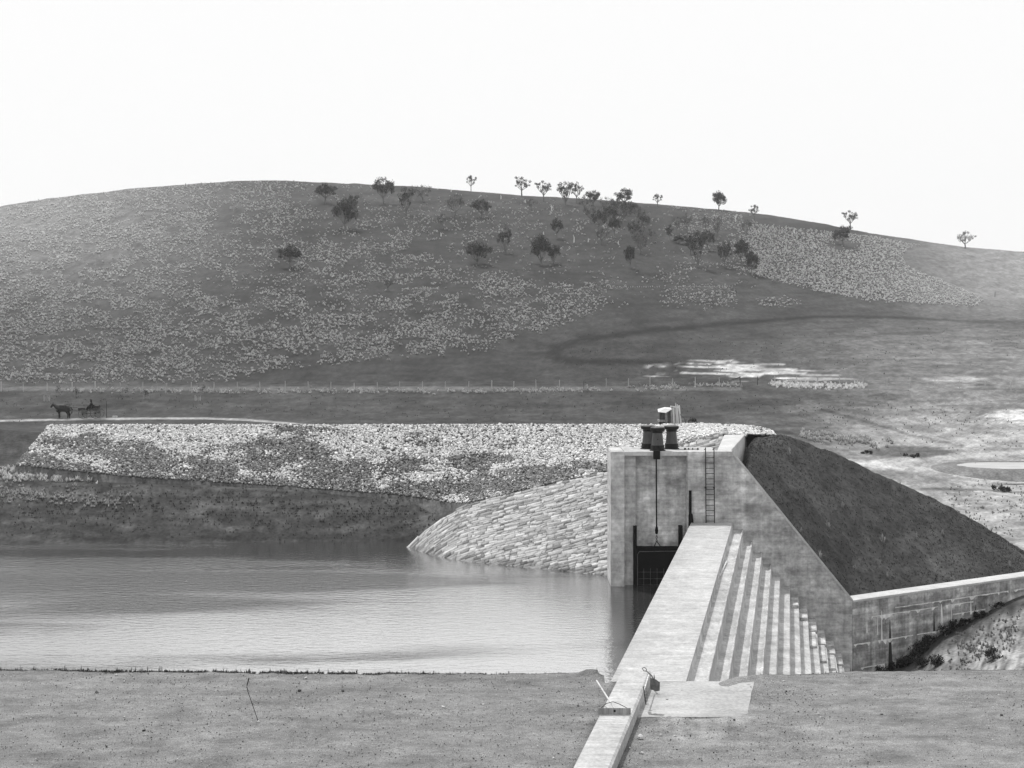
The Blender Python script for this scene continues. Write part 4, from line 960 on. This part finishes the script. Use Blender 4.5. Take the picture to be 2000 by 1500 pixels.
# line of little white pegs on the hill
pf = thing('peg_fence', ground_pt(1250, 560, 180), 'broken line of tiny white pegs crossing the middle of the hill', 'peg line'); mb = MB()
for a, b2, n in ((1062, 1105, 9), (1180, 1292, 26), (1325, 1434, 34)):
    for k in range(n):
        px = a+(b2-a)*k/n; x, y, z = ground_pt(px, 561 if px < 1200 else 562-.008*(px-1200), 180); mb.tube([(x, y, z-.1), (x, y, z+.16+.08*math.sin(k*2.1))], .045, 4)
mb.build('pegs', M['bark_pale'], pf)
x, y, z = ground_pt(1436, 577, 180); mb = MB(); mb.tube([(x, y, z-.2), (x+.25, y, z+.7), (x-.1, y, z+1.5)], [.09, .08, .06], 6); o = mb.build('old_post', M['wood_dark']); tag(o, 'dark crooked post at the right end of the line of white pegs', 'post')
x, y, z = ground_pt(1943, 580, 180); mb = MB(); mb.tube([(x, y, z-.2), (x+.1, y, z+1.4)], [.09, .06], 6); o = mb.build('old_post', M['wood_dark']); tag(o, 'dark post standing alone past the right end of the tussocks', 'post')

# ------------------------------------------------------------ tree guards on the flat
gd = [(91,783,'white picket guard nearest above the horse', 'w'),(113,770,'tall guard with a dark sapling just under the fence, left of the others', 'd'),(150,775,'guard with a dark sapling above and between horse and buggy', 'd'),(247,774,'guard with a dark sapling right of the buggy', 'd'),
      (286,779,'low guard with a dark sapling, right of the first one past the buggy', 'd'),(386,783,'pale picket guard, rightmost on the flat', 'w'),(302,765,'white paired pickets close to the fence', 'w'),(397,768,'broad dark sapling in pickets close to the fence', 'd')]
for px, py, lab, k in gd:
    x, y, z = ground_pt(px, py, 150); t = thing('tree_guard', (x, y, z), lab, 'tree guard', 'picket tree guards on the flat'); mb = MB(); rr = .33
    for q_ in range(6):
        a = 6.283*q_/6; mb.bar((rr*math.cos(a), rr*math.sin(a), -.1), (rr*math.cos(a)*1.05, rr*math.sin(a)*1.05, .6+.12*math.sin(q_*5)), .045, .02)
    mb.build('pickets', M['post'] if k == 'w' else M['wood_grey'], t, local=True)
    if k == 'd':
        rnd = random.Random(px); make_crown(rnd, [(Vector((rnd.uniform(-.1, .1), 0, .5+.2*i)), .3) for i in range(3)], 40, 1, .07, t, .6).name = 'sapling'

# ------------------------------------------------------------ shelter hut on the embankment crest
hD = 105.4; zb = 6.55
def hx(px): return (px-1000)/F*hD
def hz(py): return ZC-(py-HY)/F*hD
ht = thing('slab_shelter', (hx(1308), hD, zb), 'small rough shelter of upright timber slabs with a bright sloping sheet roof behind the pedestals', 'shelter')
sl = [(1301,812,1304,'g'),(1304,805,1307,'d'),(1307,801,1310,'d'),(1310.5,799,1314,'g'),(1314,797,1317,'p'),(1317,797,1320,'g'),(1320,796,1323,'p'),(1323,794,1325.5,'g'),(1325,792,1330,'p')]
rnd = random.Random(8)
for i, (a, ytop, c, k) in enumerate(sl):
    xb = hx(a+(c-a)*.3+ (i-4)*.5); xt = hx(a); mb = MB()
    mb.prism([(xb, hD-.05+rnd.uniform(0, .05), zb-.1), (xb+.13, hD-.05, zb-.1), (xb+.13, hD, zb-.1), (xb, hD, zb-.1)], [(xt, hD+.15, hz(ytop)), (xt+.12, hD+.15, hz(ytop)), (xt+.12, hD+.2, hz(ytop)), (xt, hD+.2, hz(ytop))])
    mb.build('slab', M[dict(g='wood_grey', d='wood_dark', p='wood_pale')[k]], ht)
for a, c, yt in ((1319.5, 1321, 787), (1322.5, 1325, 790)):
    mb = MB(); mb.bar((hx(c), hD-.1, zb), (hx(a), hD, hz(yt)), .06, .05); mb.build('pole', M['wood_pale'], ht)
mb = MB(); mb.bar((hx(1309), hD-.05, hz(793.5)), (hx(1327), hD-.05, hz(796)), .06, .10); mb.build('cross_rail', M['wood_pale'], ht)
mb = MB(); mb.prism([(hx(1284), hD-.5, hz(804)), (hx(1299), hD-.5, hz(805.5)), (hx(1312), hD-.2, hz(799)), (hx(1297), hD-.2, hz(797.5))], [(hx(1287), hD+1.0, hz(800.5)), (hx(1301), hD+1.0, hz(801.5)), (hx(1313), hD+1.0, hz(797.5)), (hx(1301), hD+1.0, hz(796.5))]); mb.build('roof_sheet', M['tin'], ht)
for px, w_ in ((1291, .10), (1296, .12)):
    mb = MB(); mb.bar((hx(px), hD+.2, zb-.1), (hx(px), hD+.2, hz(805)), w_*2, .1); mb.build('post', M['wood_dark'], ht)
mb = MB(); mb.box(hx(1286), hx(1300), hD-.2, hD+.8, hz(824), hz(820)); mb.build('bench', M['wood_grey'], ht)
mb = MB()
for px in (1287, 1292, 1298): mb.box(hx(px), hx(px)+.07, hD-.1, hD, zb-.05, hz(824)-.003)
mb.build('bench_leg', M['wood_dark'], ht)
x, y = hx(1337), hD; mb = MB(); mb.tube([(hx(1328), y, hz(809)), (hx(1337), y, hz(818)), (hx(1342), y+.3, zb-.05)], [.02, .03, .03], 5); o = mb.build('fallen_branch', M['wood_dark']); tag(o, 'dark bent branch leaning on the right side of the slab shelter', 'branch')
t_ = thing('bush', (hx(1352), 106.4, 6.4), 'small dark bush right of the slab shelter on the embankment top', 'bush')
rnd = random.Random(5); make_crown(rnd, [(Vector((rnd.uniform(-.3, .3), 0, rnd.uniform(.1, .5))), .25) for _ in range(6)], 45, 1, .06, t_, .5).name = 'foliage'

# ------------------------------------------------------------ tools by the kerb
t = thing('drag_scraper', (2.64, 36.4, 3.74), 'wide wooden scraper board with a long pale handle standing across the kerb', 'scraper')
zb = 3.745; yb = 36.35
mb = MB(); mb.box((1168-1000)/F*yb, (1232-1000)/F*yb, yb, yb+.03, zb, zb+.172); mb.build('board', M['wood_grey'], t, bevel=.006)
hp = (2.65, yb+.035, zb+.15); tip = P(1165, 1329, 37.5)
mb = MB(); mb.tube([hp, tip], .021, 8); mb.build('handle', M['wood_pale'], t)
mb = MB(); mb.tube([(2.30, yb+.04, zb+.16), (2.45, yb+.2, zb+.24), (2.62, yb+.22, zb+.28)], .009, 5); mb.tube([(2.98, yb+.04, zb+.16), (2.80, yb+.2, zb+.22), (2.62, yb+.22, zb+.28)], .009, 5); mb.build('brace', M['iron'], t)
mb = MB(); mb.tube([(2.65, yb-.012, zb+.10), (2.65, yb, zb+.10)], .03, 8); mb.build('bolt', M['iron_dark'], t)
t = thing('garden_rake', (3.62, 38.3, 3.5), 'iron-toothed rake with its head hanging over the right side of the kerb', 'rake')
h0 = Vector(P(1256.5, 1341, 38.3)); h1 = Vector(P(1261.5, 1376, 38.05))
mb = MB(); mb.tube([h0, h1], .012, 6); mb.build('head_bar', M['iron'], t)
mb = MB()
for k in range(13): p = h0.lerp(h1, k/12); mb.tube([p, p+Vector((.085, 0, -.012))], [.007, .004], 4)
mb.build('teeth', M['iron'], t)
mb = MB(); mb.tube([h0.lerp(h1, .25), P(1267, 1318, 39.9)], .017, 8); mb.build('handle', M['wood_pale'], t)
t = thing('shovel', (3.98, 40.0, 3.4), 'square-bladed shovel with a D-shaped grip leaning on the kerb beside the rake', 'shovel')
D0 = 39.9
pts = [P(1270, 1324, D0), P(1281, 1327, D0), P(1289, 1333, D0), P(1288.5, 1349, D0-.08), P(1282, 1350.5, D0-.1), P(1270, 1346, D0-.08)]
mb = MB(); mb.prism(pts, [(a, b2+.015, c) for a, b2, c in pts]); mb.build('blade', M['steel_grey'], t)
mb = MB(); mb.tube([P(1276, 1327, D0-.01), P(1273, 1320, D0+.1), P(1262, 1310, D0+.8)], [.022, .018, .017], 8); mb.build('handle', M['wood_dark'], t)
g0, g1 = Vector(P(1262, 1311, D0+.8)), Vector(P(1256, 1304.5, D0+.95))
mb = MB(); s_ = Vector((.045, 0, .02)); mb.tube([g0, g0.lerp(g1, .35)+s_, g1+s_, g1-s_*.5, g0.lerp(g1, .35)-s_, g0], .011, 6); mb.build('grip', M['wood_dark'], t)
mb = MB(); mb.tube([P(1278, 1326, D0-.02), P(1277.5, 1317, D0-.02)], [.02, .006], 5); mb.build('socket_strap', M['steel_grey'], t)
# rod on the near bank
t = thing('bent_rod', Pz(505, 1411, 3.38), 'thin dark bent rod sticking up from the bare near bank', 'rod')
mb = MB(); b0 = Vector(Pz(505, 1411, 3.37)); k1 = Vector(P(484, 1350, b0.y+.3)); k2 = Vector(P(482, 1340, b0.y+.34)); k3 = Vector(P(486.5, 1324, b0.y+.4))
mb.tube([b0, k1, k2], .009, 6); mb.build('stem', M['iron_dark'], t)
mb = MB(); mb.tube([k2, k3], [.012, .017], 6); mb.build('grip', M['iron_dark'], t)
mb = MB(); mb.lathe(tuple(b0), [(.03, 0), (.03, .03), (.012, .05)], 8); mb.build('foot', M['tin'], t)
# pole on first step
mb = MB(); a = Vector(Pz(1405.5, 1125, 3.09)); b2 = Vector(Pz(1419.5, 1096, 3.09)); b2.x = min(b2.x, 9.9); mb.tube([a, b2], .035, 6); o = mb.build('pale_pole', M['wood_pale']); tag(o, 'thin pale pole lying along the first step beside the crest', 'pole')
mb = MB(); p = Pz(1251, 1440, 3.40); mb.lathe(p, [(.06, -.03), (.07, .03), (.03, .08)], 7); o = mb.build('white_stone', M['tin']); tag(o, 'small white stone on the damp soil right of the kerb', 'stone')
x, y, z = ground_pt(224, 815, 140); mb = MB(); mb.box(x-.28, x+.28, y-.1, y+.2, z-.05, z+.14); o = mb.build('white_block', M['tin'], bevel=.04); tag(o, 'low white block beside the track behind the buggy', 'block')

# ------------------------------------------------------------ horse, buggy and driver
hD_ = hitD(122, 817, 140) or 152.; zg = float(terrain(np.array([122.]), np.array([hD_]))[0]); print('horse D', hD_, zg)
k_ = hD_/F           # metres per photo pixel
zr = ZC-(817-HY)/F*hD_
hs = thing('horse', ((123-1000)*k_, hD_, zr), 'dark harnessed horse facing left on the track', 'horse')
J = [(.62,0,1.17,.30),(.35,0,1.14,.30),(0,0,1.08,.32),(-.38,0,1.10,.31),(-.60,0,1.22,.25),(-.80,0,1.36,.17),(-.96,0,1.46,.13),(-1.08,0,1.53,.10),(-1.19,0,1.40,.095),(-1.29,0,1.22,.07),(-1.33,0,1.15,.06),
     (.80,0,1.20,.18)]
Eg = [(0,1),(1,2),(2,3),(3,4),(4,5),(5,6),(6,7),(7,8),(8,9),(9,10),(0,11)]
def chain(st, pts):
    global J, Eg
    prev = st
    for p in pts: J.append(p); Eg.append((prev, len(J)-1)); prev = len(J)-1
for s_, dx in ((.14, 0), (-.14, .14)):
    chain(3, [(-.46+dx*.3, s_, .86, .13), (-.47+dx, s_, .48, .062), (-.46+dx*1.2, s_, .13, .045), (-.50+dx*1.2, s_, .03, .062)])
    chain(0, [(.60-dx*.4, s_*1.15, .90, .17), (.50-dx*.5, s_*1.15, .72, .11), (.72-dx*.6, s_*1.15, .46, .065), (.66-dx*.6, s_*1.15, .13, .045), (.62-dx*.6, s_*1.15, .03, .062)])
J = [j[:3]+(j[3]*(1.42 if j[3] > .1 else 1.6),) for j in J]
skinned('body', J, Eg, M['horse'], hs, root=2)
mb = MB(); mb.tube([(.86, 0, 1.24), (1.0, 0, 1.0), (.98, 0, .62), (.95, 0, .45)], [.05, .07, .06, .02], 6); mb.build('tail', M['horse_mane'], hs, local=True)
mb = MB(); 
for s_ in (-.05, .05): mb.tube([(-1.06, s_, 1.62), (-1.08, s_*1.2, 1.77)], [.035, .008], 5)
mb.build('ears', M['horse'], hs, local=True)
mb = MB(); mb.prism([(-1.03, -.03, 1.67), (-.82, -.03, 1.60), (-.58, -.03, 1.48), (-.62, -.03, 1.36), (-.98, -.03, 1.50)], [(-1.03, .03, 1.67), (-.82, .03, 1.60), (-.58, .03, 1.48), (-.62, .03, 1.36), (-.98, .03, 1.50)]); mb.build('mane', M['horse_mane'], hs, local=True)
mb = MB(); mb.prism([(-1.14, -.125, 1.52), (-1.21, -.12, 1.42), (-1.25, -.115, 1.34), (-1.19, -.12, 1.44)], [(-1.14, .125, 1.52), (-1.21, .12, 1.42), (-1.25, .115, 1.34), (-1.19, .12, 1.44)]); mb.build('blaze', M['tin'], hs, local=True)
mb = MB(); v_ = []
n = 18
for i in range(n+1):
    a = 2*math.pi*i/n; v_.append((-.66-.10*math.sin(a), .27*math.cos(a), 1.22+.34*math.sin(a)))
mb.tube(v_, .05, 6, cap=False); mb.build('collar', M['leather'], hs, local=True)
mb = MB(); mb.tube([(-1.2, -.1, 1.40), (-.66, -.27, 1.30), (.3, -.33, 1.25), (1.6, -.2, 1.15)], .018, 4); mb.tube([(-1.2, .1, 1.40), (-.66, .27, 1.30), (.3, .33, 1.25), (1.6, .2, 1.15)], .018, 4)
for a_ in (-.2, .45): mb.ring((a_, 0, 1.1), .345, .022, 'x', 20, 5)
mb.build('harness', M['leather'], hs, local=True)
hs.scale = (1.0,)*3

bg = thing('horse_buggy', ((178-1000)*k_, hD_, zr), 'open four-wheeled buggy with thin spoked wheels behind the horse', 'buggy')
def bx_(px): return (px-178)*k_
def wheel(cx, r, yy):
    w_ = MB(); w_.ring((cx, yy, r), r-.025, .026, 'y', 28, 6); o = w_.build('wheel', M['wood_dark'], bg, local=True)
    m2 = MB()
    for q_ in range(12): a = 6.283*q_/12; m2.tube([(cx, yy, r), (cx+(r-.03)*math.cos(a), yy, r+(r-.03)*math.sin(a))], .013, 4)
    m2.build('spokes', M['wood_dark'], o, local=True)
    m2 = MB(); m2.tube([(cx, yy-.09, r), (cx, yy+.09, r)], .06, 8); m2.build('hub', M['iron_dark'], o, local=True)
for s_ in (-.65, .65): wheel(bx_(165), .50, s_); wheel(bx_(190), .58, s_)
mb = MB(); mb.tube([(bx_(165), -.65, .5), (bx_(165), .65, .5)], .025, 6); mb.tube([(bx_(190), -.65, .58), (bx_(190), .65, .58)], .025, 6); mb.tube([(bx_(165), 0, .5), (bx_(190), 0, .58)], .03, 6); mb.build('axle', M['wood_dark'], bg, local=True)
mb = MB(); mb.prism([(bx_(160), -.42, .80), (bx_(196), -.42, .86), (bx_(196), -.42, 1.02), (bx_(176), -.42, 1.0), (bx_(172), -.42, .90), (bx_(160), -.42, .88)], [(bx_(160), .42, .80), (bx_(196), .42, .86), (bx_(196), .42, 1.02), (bx_(176), .42, 1.0), (bx_(172), .42, .90), (bx_(160), .42, .88)]); mb.build('body', M['wood_dark'], bg, local=True)
mb = MB(); mb.bar((bx_(160), 0, .85), (bx_(159.6), 0, 1.13), .8, .03); mb.build('dashboard', M['leather'], bg, local=True)
mb = MB(); mb.box(bx_(175), bx_(183), -.44, .44, 1.01, 1.14); mb.build('seat', M['leather'], bg, local=True)
mb = MB(); mb.bar((bx_(183.3), 0, 1.10), (bx_(185), 0, 1.42), .86, .06); mb.build('seat_back', M['leather'], bg, local=True)
mb = MB(); mb.box(bx_(185.5), bx_(194), -.38, .38, 1.02, 1.36); mb.build('luggage_box', M['cloth'], bg, local=True, bevel=.05)
for s_ in (-.3, .3):
    mb = MB(); mb.tube([(bx_(163), s_, .60), (bx_(155), s_, .72), (bx_(145), s_, .90), (bx_(112), s_*1.1, .95)], .024, 6); mb.build('shaft', M['wood_dark'], bg, local=True)
mb = MB()
for cx in (165, 190):
    for s_ in (-.3, .3): mb.tube([(bx_(cx-4), s_, .74), (bx_(cx), s_, .60), (bx_(cx+4), s_, .78)], .02, 5)
mb.build('springs', M['iron_dark'], bg, local=True)

dr = thing('person', ((179-1000)*k_, hD_, zr+1.14), 'seated driver in dark clothes and brimmed hat holding the reins on the buggy', 'person')
J = [(0,0,.10,.15),(-.01,0,.32,.145),(-.03,0,.50,.15),(-.04,0,.60,.06),(-.06,0,.70,.07),(-.07,0,.79,.095),(-.07,0,.85,.07)]; Eg = [(0,1),(1,2),(2,3),(3,4),(4,5),(5,6)]
for s_ in (-1, 1):
    chain(0, [(-.12, s_*.10, .09, .095), (-.44, s_*.12, .10, .075), (-.52, s_*.12, -.22, .055), (-.54, s_*.12, -.25, .045), (-.66, s_*.12, -.27, .04)])
    chain(2, [(-.03, s_*.19, .49, .065), (-.10, s_*.23, .26, .048), (-.34, s_*.14, .22, .036), (-.41, s_*.12, .23, .03)])
    hand = len(J)-1
    for f_ in range(4): chain(hand, [(-.45, s_*(.10+.015*f_), .235-.006*f_, .011), (-.465, s_*(.10+.015*f_), .21, .009)])
J = [j[:3]+(j[3]*(1.45 if j[3] > .03 else 1),) for j in J]
skinned('body', J, Eg, M['cloth'], dr, root=0)
mb = MB(); mb.lathe((-.075, 0, .70), [(.05, 0), (.085, .03), (.095, .10), (.09, .14)], 14); mb.tube([(-.165, 0, .78), (-.19, 0, .755)], [.02, .012], 5); mb.build('face', M['skin'], dr, local=True, smooth=True)
mb = MB(); mb.lathe((-.07, 0, .83), [(.17, 0), (.17, .012), (.105, .015), (.10, .10), (.06, .125)], 16); mb.build('hat', M['cloth'], dr, local=True)
# post behind the buggy
x = (201.5-1000)*k_; mb = MB(); mb.tube([(x+.05, hD_+1.2, zr-.1), (x, hD_+1.2, zr+1.2), (x+.02, hD_+1.2, zr+1.72)], [.05, .045, .03], 6); o = mb.build('track_post', M['wood_dark']); tag(o, 'thin dark upright post just behind the buggy', 'post')

# ------------------------------------------------------------ light, sky, camera
sd = Vector((-.265, .30, .915)).normalized()
sun = bpy.data.lights.new('sun', 'SUN'); sun.energy = 3.3; sun.angle = R(2); sun.color = (1, .995, .985)
so = bpy.data.objects.new('sun', sun); col.objects.link(so); so.rotation_euler = sd.to_track_quat('Z', 'Y').to_euler(); so.location = (-60, 60, 80)
w = bpy.data.worlds.new('World'); bpy.context.scene.world = w; w.use_nodes = True; nt = w.node_tree; L = nt.links
bgn = nt.nodes['Background']; sk = node(nt, 'ShaderNodeTexSky'); sk.sky_type = 'NISHITA'; sk.sun_disc = False
sk.sun_elevation = math.asin(sd.z); sk.sun_rotation = math.atan2(sd.x, sd.y); sk.air_density = 1.2; sk.dust_density = 3.0; sk.ozone_density = .5
bw = node(nt, 'ShaderNodeRGBToBW'); L.new(sk.outputs[0], bw.inputs[0])
mn = node(nt, 'ShaderNodeMath', operation='MINIMUM'); L.new(bw.outputs[0], mn.inputs[0]); mn.inputs[1].default_value = 8.6
mx = node(nt, 'ShaderNodeMath', operation='MAXIMUM'); L.new(mn.outputs[0], mx.inputs[0]); mx.inputs[1].default_value = 7.2
L.new(mx.outputs[0], bgn.inputs[0]); bgn.inputs[1].default_value = .13

HAZE = 0.00021
if HAZE:
    mb = MB(); mb.box(-420, 420, -30, 1040, -60, 100); o = mb.build('haze', None); m = bpy.data.materials.new('haze'); m.use_nodes = True; nt = m.node_tree
    nt.nodes.remove(nt.nodes['Principled BSDF']); pv = node(nt, 'ShaderNodeVolumePrincipled'); pv.inputs['Color'].default_value = (.95, .95, .95, 1); pv.inputs['Density'].default_value = HAZE; pv.inputs['Anisotropy'].default_value = .3
    nt.links.new(pv.outputs[0], nt.nodes['Material Output'].inputs['Volume']); o.data.materials.append(m); tag(o, 'thin pale haze filling the valley', 'haze', kind='stuff')

cam = bpy.data.cameras.new('camera'); co = bpy.data.objects.new('camera', cam); col.objects.link(co); co.location = (0, 0, ZC); co.rotation_euler = (R(90), 0, 0)
cam.sensor_width = 36; cam.lens = F/2000*36; cam.shift_y = (HY-750)/2000; cam.clip_start = .5; cam.clip_end = 5000
sc = bpy.context.scene; sc.camera = co
sc.view_settings.view_transform = 'Standard'; sc.view_settings.look = 'None'; sc.view_settings.exposure = .08; sc.view_settings.gamma = 1
sc.cycles.sample_clamp_indirect = 3; sc.cycles.sample_clamp_direct = 8; sc.cycles.volume_bounces = 0; sc.cycles.max_bounces = 6; sc.cycles.volume_step_rate = 5
